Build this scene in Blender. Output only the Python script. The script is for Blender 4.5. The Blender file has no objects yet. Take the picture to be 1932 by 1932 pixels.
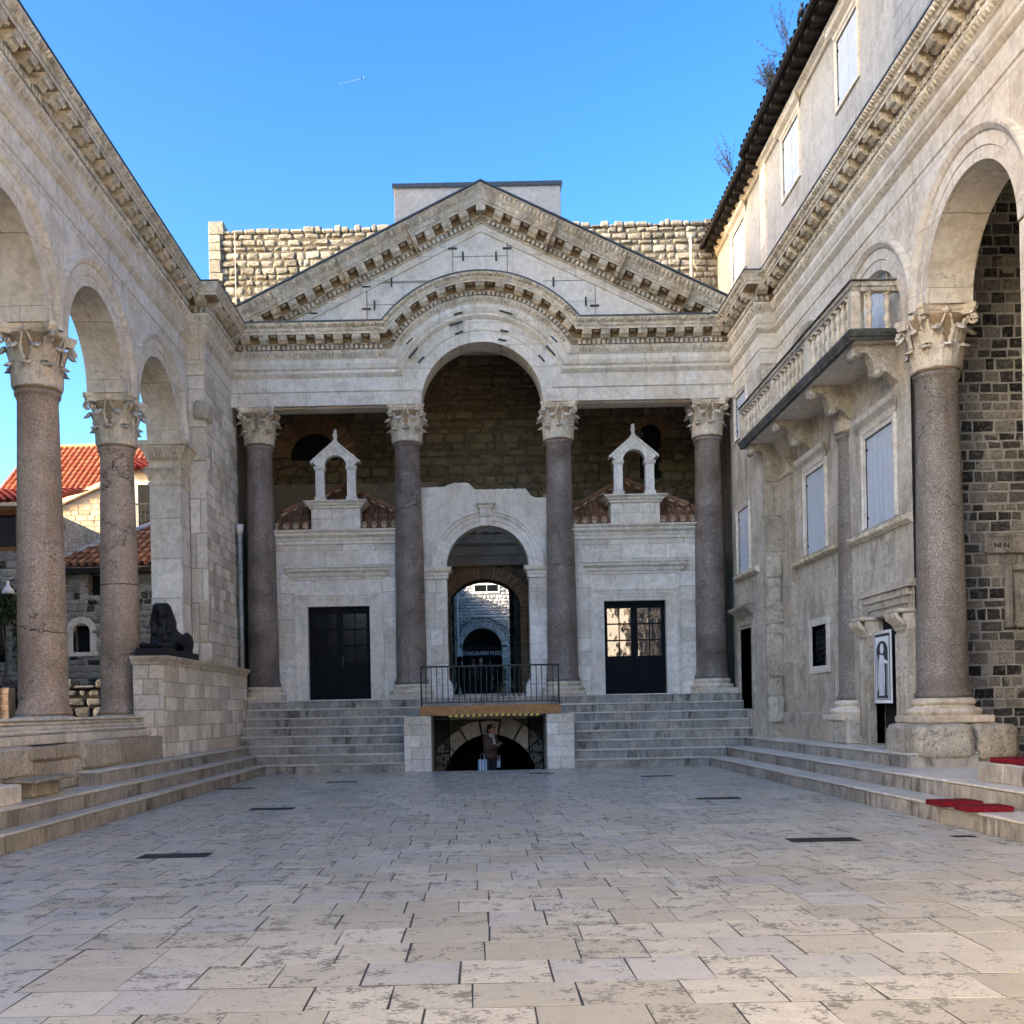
import bpy, bmesh, math, random
from math import sin, cos, pi, sqrt, radians, atan2
from mathutils import Vector, Matrix
R = random.Random(11)
SC = bpy.context.scene
COL = SC.collection
TH = 0.020
F = 1932.0
def px(x, y, Y):
    """photo pixel (1932 wide copy) at true distance Y -> X, Z"""
    dx, dy = x - 904.0, 1337.0 - y
    tx = dx * cos(TH) + dy * sin(TH); ty = -dx * sin(TH) + dy * cos(TH)
    return tx * Y / F, 1.6 + ty * Y / F

# ---------------------------------------------------------------- objects
WLOC = {}
def tag(o, label=None, cat=None, group=None, kind=None):
    if label: o['label'] = label
    if cat: o['category'] = cat
    if group: o['group'] = group
    if kind: o['kind'] = kind
    return o
def thing(name, label, cat, loc=(0, 0, 0), group=None):
    o = bpy.data.objects.new(name, None); COL.objects.link(o)
    o.empty_display_size = .3
    o.location = loc; WLOC[o.name] = Vector(loc)
    return tag(o, label, cat, group)

class MB:
    def __init__(s): s.v = []; s.f = []; s.m = []; s.sm = []
    def add(s, vs, fs, mi=0, smooth=False):
        b = len(s.v); s.v += [tuple(v) for v in vs]
        for f in fs: s.f.append([b + i for i in f]); s.m.append(mi); s.sm.append(smooth)
    def quad(s, a, b, c, d, mi=0): s.add([a, b, c, d], [(0, 1, 2, 3)], mi)
    def box(s, x0, x1, y0, y1, z0, z1, mi=0):
        vs = [(x, y, z) for x in (x0, x1) for y in (y0, y1) for z in (z0, z1)]
        s.add(vs, [(0, 1, 3, 2), (4, 6, 7, 5), (0, 4, 5, 1), (2, 3, 7, 6), (0, 2, 6, 4), (1, 5, 7, 3)], mi)
    def bbox(s, x0, x1, y0, y1, z0, z1, b=.01, mi=0):
        """box with chamfered edges"""
        if x0 > x1: x0, x1 = x1, x0
        if y0 > y1: y0, y1 = y1, y0
        vs = []; idx = {}
        for i, (X, sx) in enumerate(((x0, 1), (x1, -1))):
            for j, (Y, sy) in enumerate(((y0, 1), (y1, -1))):
                for k, (Z, sz) in enumerate(((z0, 1), (z1, -1))):
                    for a in range(3):
                        p = [X + sx * b, Y + sy * b, Z + sz * b]; p[a] = (X, Y, Z)[a]
                        idx[(i, j, k, a)] = len(vs); vs.append(p)
        fs = []
        for a in range(3):
            o = [c for c in range(3) if c != a]
            for e in (0, 1):
                r = []
                for (u, w) in ((0, 0), (1, 0), (1, 1), (0, 1)):
                    t = [0, 0, 0]; t[a] = e; t[o[0]] = u; t[o[1]] = w; r.append(idx[(*t, a)])
                fs.append(r)
            for u in (0, 1):
                for w in (0, 1):
                    t0 = [0, 0, 0]; t0[o[0]] = u; t0[o[1]] = w; t1 = list(t0); t1[a] = 1
                    fs.append([idx[(*t0, o[0])], idx[(*t1, o[0])], idx[(*t1, o[1])], idx[(*t0, o[1])]])
        for i in (0, 1):
            for j in (0, 1):
                for k in (0, 1): fs.append([idx[(i, j, k, 0)], idx[(i, j, k, 1)], idx[(i, j, k, 2)]])
        s.add(vs, fs, mi)
    def loft(s, rows, mi=0, closed=False, smooth=False, caps=False):
        n = len(rows[0]); vs = [p for r in rows for p in r]; fs = []
        for i in range(len(rows) - 1):
            for j in range(n if closed else n - 1):
                k = (j + 1) % n
                fs.append((i * n + j, i * n + k, (i + 1) * n + k, (i + 1) * n + j))
        if caps: fs.append(list(range(n))[::-1]); fs.append([(len(rows) - 1) * n + j for j in range(n)])
        s.add(vs, fs, mi, smooth)
    def lathe(s, prof, c=(0, 0, 0), n=24, mi=0, smooth=True, caps=True, sx=1, sy=1):
        rows = [[(c[0] + r * cos(2 * pi * j / n) * sx, c[1] + r * sin(2 * pi * j / n) * sy, c[2] + z) for j in range(n)] for r, z in prof]
        s.loft(rows, mi, True, smooth, caps)
    def tube(s, pts, r, n=6, mi=0, smooth=True):
        pts = [Vector(p) for p in pts]; rows = []
        for i, p in enumerate(pts):
            t = (pts[min(i + 1, len(pts) - 1)] - pts[max(i - 1, 0)])
            if t.length < 1e-6: t = Vector((0, 0, 1))
            t.normalize()
            a = t.cross(Vector((0, 0, 1)) if abs(t.z) < .9 else Vector((1, 0, 0))).normalized(); b = t.cross(a)
            rr = r[i] if isinstance(r, (list, tuple)) else r
            rows.append([p + a * rr * cos(2 * pi * j / n) + b * rr * sin(2 * pi * j / n) for j in range(n)])
        s.loft(rows, mi, True, smooth, True)
    def ball(s, c, rx, ry=None, rz=None, n=10, m=6, mi=0, mat=None):
        ry = ry or rx; rz = rz or rx; rows = []
        for i in range(m + 1):
            a = -pi / 2 + pi * i / m; rr = max(cos(a), .02)
            row = [Vector((rx * rr * cos(2 * pi * j / n), ry * rr * sin(2 * pi * j / n), rz * sin(a))) for j in range(n)]
            if mat: row = [mat @ p for p in row]
            rows.append([p + Vector(c) for p in row])
        s.loft(rows, mi, True, True, True)
    def prism(s, poly, axis, a0, a1, mi=0):
        """polygon in the two other axes, extruded along axis"""
        def P(u, v, a): return {'x': (a, u, v), 'y': (u, a, v), 'z': (u, v, a)}[axis]
        n = len(poly)
        vs = [P(u, v, a0) for u, v in poly] + [P(u, v, a1) for u, v in poly]
        s.add(vs, [list(range(n)), list(range(2 * n - 1, n - 1, -1))] + [(j, (j + 1) % n, n + (j + 1) % n, n + j) for j in range(n)], mi)
    def build(s, name, mats, parent=None, loc=None, fix=True):
        off = Vector((0, 0, 0))
        if loc is not None: off = Vector(loc)
        elif parent is not None: off = WLOC[parent.name]
        me = bpy.data.meshes.new(name)
        me.from_pydata([(v[0] - off.x, v[1] - off.y, v[2] - off.z) for v in s.v], [], s.f)
        if not isinstance(mats, (list, tuple)): mats = [mats]
        for m in mats: me.materials.append(m)
        me.polygons.foreach_set('material_index', s.m); me.polygons.foreach_set('use_smooth', s.sm)
        if fix:
            bm = bmesh.new(); bm.from_mesh(me); bmesh.ops.recalc_face_normals(bm, faces=bm.faces); bm.to_mesh(me); bm.free()
        me.update()
        o = bpy.data.objects.new(name, me); COL.objects.link(o)
        if parent is not None:
            o.parent = parent
            o.location = off - WLOC[parent.name]
        else: o.location = off
        WLOC[o.name] = off
        return o
def copy_tree(o, parent, loc=None):
    c = o.copy(); COL.objects.link(c); c.parent = parent
    if loc is not None: c.location = loc
    WLOC[c.name] = c.location + (WLOC[parent.name] if parent else Vector())
    for ch in list(o.children): copy_tree(ch, c)
    return c
def remeshed(mb, vox, smooth=4):
    """union of overlapping shapes as one continuous skin, returned as a new MB"""
    me = bpy.data.meshes.new('tmp'); me.from_pydata(mb.v, [], mb.f)
    bm = bmesh.new(); bm.from_mesh(me); bmesh.ops.recalc_face_normals(bm, faces=bm.faces); bm.to_mesh(me); bm.free()
    o = bpy.data.objects.new('tmp', me); COL.objects.link(o)
    m = o.modifiers.new('r', 'REMESH'); m.mode = 'VOXEL'; m.voxel_size = vox; m.use_smooth_shade = True
    if smooth:
        k = o.modifiers.new('s', 'SMOOTH'); k.iterations = smooth; k.factor = .5
    dg = bpy.context.evaluated_depsgraph_get(); dg.update()
    e = o.evaluated_get(dg).to_mesh()
    r = MB(); r.add([v.co[:] for v in e.vertices], [list(p.vertices) for p in e.polygons], 0, True)
    o.evaluated_get(dg).to_mesh_clear(); bpy.data.objects.remove(o); bpy.data.meshes.remove(me)
    return r
def text_mesh(mb, body, O, U, V, N, size, mi=0, width=None, depth=.01):
    cu = bpy.data.curves.new('t', 'FONT'); cu.body = body; cu.size = 1; cu.extrude = .02; cu.align_x = 'LEFT'; cu.resolution_u = 3
    o = bpy.data.objects.new('t', cu); COL.objects.link(o)
    dg = bpy.context.evaluated_depsgraph_get(); dg.update()
    e = o.evaluated_get(dg).to_mesh()
    xs = [v.co.x for v in e.vertices]; w = max(xs) - min(xs); sx = (width / w) if width else size
    O = Vector(O); U = Vector(U); V = Vector(V); N = Vector(N)
    mb.add([O + U * ((v.co.x - min(xs)) * sx) + V * (v.co.y * size) + N * (depth * (.5 + v.co.z * 25)) for v in e.vertices], [list(p.vertices) for p in e.polygons], mi)
    bpy.data.objects.remove(o); bpy.data.curves.remove(cu)

# ---------------------------------------------------------------- materials
class G:
    def __init__(s, name):
        s.mat = bpy.data.materials.new(name); s.mat.use_nodes = True
        s.nt = s.mat.node_tree; s.nt.nodes.clear()
        s.out = s.nt.nodes.new('ShaderNodeOutputMaterial'); s.b = s.nt.nodes.new('ShaderNodeBsdfPrincipled')
        s.nt.links.new(s.b.outputs[0], s.out.inputs[0])
    def n(s, t, ins=None, **kw):
        x = s.nt.nodes.new(t)
        for k, v in kw.items(): setattr(x, k, v)
        for k, v in (ins or {}).items(): s.set(x.inputs[k], v)
        return x
    def set(s, inp, v):
        if isinstance(v, bpy.types.NodeSocket): s.nt.links.new(v, inp)
        elif isinstance(v, bpy.types.Node): s.nt.links.new(v.outputs[0], inp)
        else:
            if isinstance(v, tuple) and len(v) == 3 and inp.type == 'RGBA': v = (*v, 1)
            inp.default_value = v
    def math(s, op, a, b=0.0, clamp=False):
        x = s.n('ShaderNodeMath', {0: a, 1: b}, operation=op); x.use_clamp = clamp; return x.outputs[0]
    def mix(s, f, a, b, mode='MIX'):
        x = s.n('ShaderNodeMix', None, data_type='RGBA', blend_type=mode)
        s.set(x.inputs[0], f); s.set(x.inputs[6], a); s.set(x.inputs[7], b); return x.outputs[2]
    def ramp(s, f, lo, hi):
        x = s.n('ShaderNodeMapRange', {0: f, 1: lo, 2: hi}); x.clamp = True; return x.outputs[0]
    def pos(s): return s.n('ShaderNodeNewGeometry').outputs['Position']
    def scaled(s, v, sc): return s.n('ShaderNodeMapping', {'Vector': v, 'Scale': sc}).outputs[0]
    def noise(s, v, sc, det=4, rough=.6, dist=0): return s.n('ShaderNodeTexNoise', {'Vector': v, 'Scale': sc, 'Detail': det, 'Roughness': rough, 'Distortion': dist}).outputs['Fac']
    def isl(s): return s.n('ShaderNodeNewGeometry').outputs['Random Per Island']
    def wallvec(s):
        g = s.n('ShaderNodeNewGeometry'); p = s.n('ShaderNodeSeparateXYZ', {0: g.outputs['Position']}); q = s.n('ShaderNodeSeparateXYZ', {0: g.outputs['True Normal']})
        ax = s.math('ABSOLUTE', q.outputs[0]); k = s.math('GREATER_THAN', ax, .7)
        u = s.n('ShaderNodeMix', None, data_type='FLOAT'); s.set(u.inputs[0], k); s.set(u.inputs[2], p.outputs[0]); s.set(u.inputs[3], p.outputs[1])
        return s.n('ShaderNodeCombineXYZ', {0: u.outputs[0], 1: p.outputs[2]}).outputs[0]
    def fin(s, col, rough=.8, bump=None, bs=.3, bd=.02, spec=.5, metal=0):
        s.set(s.b.inputs['Base Color'], col); s.set(s.b.inputs['Roughness'], rough); s.set(s.b.inputs['Metallic'], metal)
        s.set(s.b.inputs['Specular IOR Level'], spec)
        if bump is not None:
            x = s.n('ShaderNodeBump', {'Height': bump, 'Strength': bs, 'Distance': bd}); s.set(s.b.inputs['Normal'], x)
        return s.mat
def stone(name, a, b, dark=(.12, .10, .08), isl=.25, dirt=.35, streak=.0, pits=.3, rough=.75, bs=.35, joint=None, bd=.012, jcol=(.12, .10, .08), fine=1.0, spec=.35, cracks=0):
    g = G(name); p = g.pos()
    n1 = g.noise(p, .7, 5, .6, .5); n2 = g.noise(p, 9 * fine, 8, .7); n3 = g.noise(p, 2.3, 6, .65, .8)
    c = g.mix(g.ramp(n1, .35, .65), a, b)
    if isl: 
        r = g.isl(); v = g.math('ADD', g.math('MULTIPLY', r, isl), 1 - isl * .6)
        c = g.mix(1, c, g.n('ShaderNodeCombineColor', {0: v, 1: g.math('POWER', v, 1.12), 2: g.math('POWER', v, 1.3)}), 'MULTIPLY')
    if joint:
        w, h, m = joint[:3]
        vec = g.wallvec()
        wob = g.noise(p, 1.3, 3); vec = g.n('ShaderNodeVectorMath', {0: vec, 1: g.n('ShaderNodeCombineXYZ', {0: g.math('MULTIPLY', wob, .12), 1: g.math('MULTIPLY', wob, .06)})}, operation='ADD')
        bt = g.n('ShaderNodeTexBrick', {'Vector': vec, 'Color1': (1, 1, 1), 'Color2': (.80, .78, .74), 'Mortar': (0, 0, 0), 'Scale': 1.0, 'Mortar Size': m, 'Mortar Smooth': .1, 'Brick Width': w, 'Row Height': h}, offset=.43, squash=1.0)
        c = g.mix(1, c, g.mix(g.math('MULTIPLY', 0.55, 1), (1, 1, 1), g.mix(bt.outputs['Fac'], bt.outputs['Color'], (1, 1, 1))), 'MULTIPLY')
        c = g.mix(g.math('MULTIPLY', bt.outputs['Fac'], .75), c, jcol)
    d = g.ramp(n3, .48, .75)
    c = g.mix(g.math('MULTIPLY', d, dirt), c, dark)
    if streak:
        sv = g.noise(g.scaled(p, (4.5, 4.5, .8) if streak > .9 else (7, 7, .55)), 1.0, 7, .8, .6); sv2 = g.noise(p, .9, 3)
        k = g.math('MULTIPLY', g.ramp(sv, .44, .60), g.ramp(sv2, .38, .62))
        if streak > .9:
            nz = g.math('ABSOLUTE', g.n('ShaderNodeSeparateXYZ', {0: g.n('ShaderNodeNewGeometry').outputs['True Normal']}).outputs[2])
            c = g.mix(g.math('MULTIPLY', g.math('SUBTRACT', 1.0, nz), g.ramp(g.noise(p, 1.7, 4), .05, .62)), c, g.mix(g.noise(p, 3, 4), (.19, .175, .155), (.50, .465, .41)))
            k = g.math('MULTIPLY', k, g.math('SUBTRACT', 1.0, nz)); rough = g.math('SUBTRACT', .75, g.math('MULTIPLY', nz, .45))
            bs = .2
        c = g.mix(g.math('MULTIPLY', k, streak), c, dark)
    pt = g.ramp(g.noise(p, 26 * fine, 3, .5, 1.0), .58, .68)
    c = g.mix(g.math('MULTIPLY', pt, pits), c, dark)
    c = g.mix(1, c, g.mix(g.ramp(n2, .25, .75), (.70, .70, .70), (1.12, 1.12, 1.12)), 'MULTIPLY')
    if cracks:
        cv = g.n('ShaderNodeVectorMath', {0: p, 1: g.n('ShaderNodeCombineXYZ', {0: g.math('MULTIPLY', g.noise(p, 1.1, 6, .7), 1.6), 1: g.math('MULTIPLY', g.noise(p, 1.3, 6, .7), 1.6), 2: g.math('MULTIPLY', n1, 1.2)})}, operation='ADD')
        ce = g.n('ShaderNodeTexVoronoi', {'Vector': cv, 'Scale': .8}, feature='DISTANCE_TO_EDGE').outputs['Distance']
        c = g.mix(g.math('MULTIPLY', g.math('MULTIPLY', g.math('SUBTRACT', 1.0, g.ramp(ce, .002, .009)), g.ramp(g.noise(p, .6, 3), .45, .6)), cracks), c, tuple(x * .5 for x in dark))
        ov = g.ramp(g.noise(p, .8, 7, .75, 1.0), .56, .70); c = g.mix(g.math('MULTIPLY', ov, .30), c, (.52, .36, .19))
    h = g.math('SUBTRACT', g.math('ADD', n2, g.math('MULTIPLY', n3, 1.2)), g.math('MULTIPLY', pt, .6))
    if joint: h = g.math('SUBTRACT', h, g.math('MULTIPLY', bt.outputs['Fac'], 1.0))
    return g.fin(c, rough, h, bs, bd, spec)
def rubble(name, a, b, mortar, sc=(3.2, 3.2, 4.6), dark=None, darkf=.0, bs=.9, dirt=.4, edge=.06, bricks=0):
    g = G(name); p = g.pos(); w = g.noise(p, 1.6, 3)
    wv = g.n('ShaderNodeVectorMath', {0: p, 1: g.n('ShaderNodeCombineXYZ', {0: g.math('MULTIPLY', w, .3), 1: g.math('MULTIPLY', w, .3), 2: g.math('MULTIPLY', w, .2)})}, operation='ADD').outputs[0]
    v = g.scaled(wv, sc)
    vo = g.n('ShaderNodeTexVoronoi', {'Vector': v, 'Scale': 1, 'Randomness': .75}, feature='F1', distance='CHEBYCHEV')
    ve = g.n('ShaderNodeTexVoronoi', {'Vector': v, 'Scale': 1, 'Randomness': .75}, feature='DISTANCE_TO_EDGE')
    cs = g.n('ShaderNodeSeparateColor', {0: vo.outputs['Color']})
    c = g.mix(cs.outputs[0], a, b); c = g.mix(g.math('MULTIPLY', cs.outputs[1], .35), c, (.5 * a[0], .5 * a[1], .5 * a[2]))
    if dark:
        k = g.math('GREATER_THAN', g.math('ADD', cs.outputs[2], g.math('MULTIPLY', g.noise(p, .9, 2), .6)), 1.3 - darkf)
        pat = g.ramp(g.noise(p, 14, 4, .7), .35, .6)
        c = g.mix(g.math('MULTIPLY', k, g.math('SUBTRACT', 1.0, g.math('MULTIPLY', pat, .25))), c, dark)
    n2 = g.noise(p, 11, 8, .7); n3 = g.noise(p, 1.1, 5)
    c = g.mix(1, c, g.mix(g.ramp(n2, .25, .75), (.65, .65, .65), (1.15, 1.15, 1.15)), 'MULTIPLY')
    e = g.ramp(ve.outputs['Distance'], .0, edge * 2); c = g.mix(g.math('SUBTRACT', 1.0, g.ramp(ve.outputs['Distance'], edge * .4, edge)), c, mortar)
    c = g.mix(g.math('MULTIPLY', g.ramp(n3, .5, .75), dirt), c, (.05, .045, .035))
    return g.fin(c, .95, g.math('ADD', g.math('MULTIPLY', e, 1.0), g.math('MULTIPLY', n2, .5)), bs, .05, .2)
def plain(name, c, rough=.6, metal=0, var=.25, sc=6, bs=.1, spec=.5):
    g = G(name); p = g.pos(); n = g.noise(p, sc, 6, .65)
    k = g.mix(g.ramp(n, .3, .7), tuple(x * (1 - var) for x in c), tuple(x * (1 + var) for x in c))
    return g.fin(k, rough, n, bs, .01, spec, metal)
def granite(name, a, b, stain_shade, st=.5):
    g = G(name); p = g.pos()
    vo = g.n('ShaderNodeTexVoronoi', {'Vector': p, 'Scale': 75}); cs = g.n('ShaderNodeSeparateColor', {0: vo.outputs['Color']})
    c = g.mix(g.ramp(cs.outputs[0], .2, .8), a, b); c = g.mix(g.math('GREATER_THAN', cs.outputs[1], .85), c, tuple(x * .45 for x in a)); c = g.mix(g.math('GREATER_THAN', cs.outputs[2], .90), c, tuple(min(1, x * 1.45) for x in b))
    n = g.noise(p, .9, 6, .65, .4); n2 = g.noise(g.scaled(p, (5, 5, .5)), 1, 4)
    c = g.mix(g.math('MULTIPLY', g.ramp(n, .42, .68), st), c, stain_shade); c = g.mix(g.math('MULTIPLY', g.ramp(n2, .5, .7), st * .5), c, stain_shade)
    cv = g.n('ShaderNodeVectorMath', {0: p, 1: g.n('ShaderNodeCombineXYZ', {0: g.math('MULTIPLY', g.noise(p, 1.1, 6, .7), 1.5), 1: g.math('MULTIPLY', g.noise(p, 1.3, 6, .7), 1.5)})}, operation='ADD')
    ce = g.n('ShaderNodeTexVoronoi', {'Vector': cv, 'Scale': .7}, feature='DISTANCE_TO_EDGE').outputs['Distance']
    c = g.mix(g.math('MULTIPLY', g.math('SUBTRACT', 1.0, g.ramp(ce, .004, .013)), g.ramp(g.noise(p, .5, 3), .45, .6)), c, (.04, .028, .02))
    c = g.mix(g.math('MULTIPLY', g.ramp(g.noise(p, 1.6, 6, .75, 1.2), .60, .66), .30), c, tuple(min(1, x * 1.5) for x in b))
    return g.fin(c, .55, g.math('ADD', g.noise(p, 30, 5, .7), g.math('MULTIPLY', n, 2)), .25, .008, .4)
def tiles(name, a, b, dk=(.08, .03, .02), dirt=.3):
    g = G(name); p = g.pos(); r = g.isl(); c = g.mix(r, a, b); n = g.noise(p, 2.2, 6, .7)
    c = g.mix(g.math('MULTIPLY', g.ramp(n, .45, .7), dirt), c, dk); n2 = g.noise(p, 20, 5)
    c = g.mix(1, c, g.mix(n2, (.7, .7, .7), (1.2, 1.2, 1.2)), 'MULTIPLY')
    return g.fin(c, .85, n2, .2, .01, .2)

WARM = (.80, .70, .55); PALE = (.82, .76, .67)
M = {}
M['lime'] = stone('carved_limestone', (.82, .735, .60), (.88, .825, .74), dark=(.30, .235, .16), cracks=.7, isl=.10, dirt=.50, streak=.30, pits=.15, joint=(1.9, .62, .006), jcol=(.30, .24, .17))
M['arc'] = stone('arcade_limestone', (.80, .70, .56), (.86, .80, .71), dark=(.33, .25, .16), cracks=.8, isl=.0, dirt=.6, streak=.25, pits=.14, joint=(1.7, .95, .006), jcol=(.22, .17, .12))
M['trim'] = stone('plain_moulded_limestone', (.83, .74, .61), (.88, .82, .73), dark=(.28, .22, .15), isl=.12, dirt=.45, streak=.35, pits=.12)
M['carve'] = stone('weathered_ornament_stone', (.72, .61, .45), (.84, .76, .62), dark=(.19, .135, .08), isl=.3, dirt=.75, streak=.2, pits=.6, bs=.8, bd=.03)
M['cap'] = stone('capital_stone', (.76, .63, .46), (.85, .76, .62), dark=(.26, .17, .09), isl=.1, dirt=.6, streak=.3, pits=.5, bs=.6, bd=.02)
M['ashlar'] = stone('ashlar_blocks', (.82, .74, .62), (.88, .82, .73), dark=(.28, .22, .15), cracks=.5, isl=.3, dirt=.4, streak=.25, pits=.2)
M['smallash'] = stone('small_ashlar_blocks', (.82, .72, .57), (.87, .79, .67), dark=(.22, .19, .15), isl=.5, dirt=.4, streak=.25, pits=.25)
M['mortar'] = stone('mortar', (.30, .25, .19), (.42, .36, .28), isl=0, dirt=.5, pits=.3)
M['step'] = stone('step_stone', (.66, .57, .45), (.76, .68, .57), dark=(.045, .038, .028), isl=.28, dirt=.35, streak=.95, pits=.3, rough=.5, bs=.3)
M['rough'] = stone('rough_block', (.58, .50, .38), (.74, .65, .52), dark=(.07, .06, .045), isl=.3, dirt=.6, streak=.35, pits=.5, bs=.9, bd=.05)
M['roughwarm'] = stone('worn_warm_block', (.62, .53, .41), (.74, .66, .53), dark=(.16, .12, .07), isl=.3, dirt=.5, streak=.3, pits=.45, bs=.9, bd=.05)
M['plaster'] = stone('aged_plaster', (.72, .62, .50), (.78, .71, .62), dark=(.30, .25, .18), isl=0, dirt=.35, streak=.3, pits=.04, bs=.12)
M['houseplaster'] = stone('ochre_plaster', (.66, .57, .45), (.74, .68, .59), dark=(.20, .175, .12), isl=0, dirt=.7, streak=.75, pits=.2, cracks=.8, bs=.2, joint=(.9, .42, .005), jcol=(.34, .29, .2))
M['upplaster'] = stone('pale_render', (.47, .45, .41), (.54, .525, .49), dark=(.24, .22, .18), isl=0, dirt=.5, streak=.5, pits=.04, bs=.12)
M['graypl'] = stone('grey_cement_render', (.50, .49, .46), (.58, .57, .54), dark=(.36, .34, .3), isl=0, dirt=.3, streak=.1, pits=.08, bs=.2)
M['greyblk'] = stone('grey_block', (.42, .42, .40), (.52, .52, .5), dark=(.2, .2, .18), isl=.2, dirt=.4, streak=.3, joint=(.8, .4, .012))
M['rub'] = rubble('vestibule_rubble', (.40, .32, .20), (.52, .44, .31), (.36, .30, .21), dirt=.35)
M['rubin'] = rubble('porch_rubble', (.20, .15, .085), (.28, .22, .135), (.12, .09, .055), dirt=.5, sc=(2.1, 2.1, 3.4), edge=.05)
M['rubblk'] = rubble('black_stone_rubble', (.40, .37, .32), (.50, .47, .42), (.36, .34, .30), sc=(3.0, 3.0, 4.8), dark=(.012, .012, .012), darkf=.62, dirt=.3, edge=.07, bs=.8)
M['rubdk'] = rubble('garden_wall_rubble', (.30, .28, .24), (.42, .39, .34), (.12, .11, .09), dark=(.03, .03, .025), darkf=.35, dirt=.6, sc=(3.4, 3.4, 5))
M['museum'] = rubble('museum_stone', (.56, .55, .52), (.68, .67, .64), (.20, .19, .17), sc=(4.6, 4.6, 6.2), dirt=.15, edge=.07)
M['litstone'] = rubble('gable_stone', (.52, .44, .31), (.62, .55, .42), (.30, .25, .17), sc=(2.6, 2.6, 4.4), dirt=.15, edge=.035, bs=.4)
M['greyrub'] = rubble('grey_house_stone', (.44, .42, .37), (.54, .52, .47), (.18, .16, .13), sc=(3.0, 3.0, 5), dirt=.4, edge=.05, bs=.5)
M['topstone'] = stone('loose_wall_stone', (.52, .45, .33), (.64, .58, .46), dark=(.10, .09, .065), isl=.5, dirt=.6, pits=.6, bs=1, bd=.06)
M['brick'] = stone('brown_brick', (.30, .17, .09), (.38, .24, .14), dark=(.06, .04, .03), isl=.5, dirt=.4, pits=.3)
M['granite_l'] = granite('pink_granite', (.36, .265, .195), (.47, .36, .28), (.15, .095, .055), .65)
M['granite_r'] = granite('grey_purple_granite', (.205, .175, .145), (.30, .265, .225), (.10, .07, .05), .65)
M['granite_f'] = granite('dark_red_granite', (.195, .155, .128), (.28, .232, .20), (.07, .045, .03), .85)
M['basalt'] = plain('black_sphinx_granite', (.013, .013, .014), .55, 0, .4, 20, .5, .3)
M['lead'] = plain('lead_flashing', (.06, .075, .09), .5, .3, .3)
M['iron'] = plain('black_iron', (.012, .012, .013), .5, .2, .3)
M['rust'] = plain('dark_clamp_metal', (.035, .045, .045), .6, .3, .3)
M['shutter'] = plain('painted_shutter', (.52, .57, .63), .5, 0, .10, 3, .05)
M['darkwood'] = plain('black_painted_door', (.006, .006, .008), .6, 0, .3, 6, .1, .12)
M['wood'] = plain('orange_timber', (.36, .17, .05), .55, 0, .35, 9, .2)
M['brownwood'] = plain('varnished_window_wood', (.22, .10, .03), .5, 0, .3)
M['tape_y'] = plain('yellow_tape', (.75, .55, .06), .4); M['tape_k'] = plain('black_tape', (.01, .01, .01), .4)
M['white'] = plain('white_paint', (.75, .75, .75), .5, 0, .05)
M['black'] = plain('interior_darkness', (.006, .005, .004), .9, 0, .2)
M['grille'] = plain('cast_iron_grille', (.018, .018, .02), .45, .3, .4, 40, .4)
M['red'] = plain('red_cushion_cloth', (.15, .009, .016), .9, 0, .3, 25, .5, .1)
M['tile_o'] = tiles('orange_roof_tile', (.42, .125, .055), (.56, .23, .11), dirt=.25)
M['tile_r'] = tiles('red_roof_tile', (.36, .07, .035), (.50, .12, .06), dirt=.3)
M['tile_b'] = tiles('old_brown_roof_tile', (.22, .10, .05), (.40, .21, .11), dirt=.7)
M['darktimber'] = plain('dark_eaves_timber', (.022, .016, .012), .85, 0, .4)
M['stain_shade'] = stone('stained_recess_shade', (.32, .215, .12), (.46, .34, .21), dark=(.10, .06, .03), isl=0, dirt=.7, pits=.5)  # brown staining that also paints recess shade behind ornament and on capital bells
M['seam'] = plain('grey_slab_joint', (.30, .26, .21), .9)
M['shade_black'] = plain('shade_black_stone', (.022, .018, .014), .95, 0, .5, 3, .4, .1)  # near-black paints the cellar passage's darkness, also plaque letters and garden wall joints
M['tileend'] = plain('pale_tile_end', (.55, .42, .30), .9)
M['leaf'] = plain('dull_leaves', (.035, .05, .02), .7, 0, .5)
M['twig'] = plain('dry_twig', (.10, .09, .06), .9, 0, .4)
def glass(name, rough=.03):
    g = G(name); n = g.noise(g.pos(), 1.8, 2, .5)
    return g.fin((.012, .012, .012), rough, n, .35, .05, 1.0)
M['glass'] = glass('wavy_door_glass'); M['glass'].node_tree.nodes['Principled BSDF'].inputs['IOR'].default_value = 2.1; M['dglass'] = plain('dull_dark_glass', (.006, .006, .007), .12, 0, .1, 2, .3, .25); M['winglass'] = glass('window_glass', .08)
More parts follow.
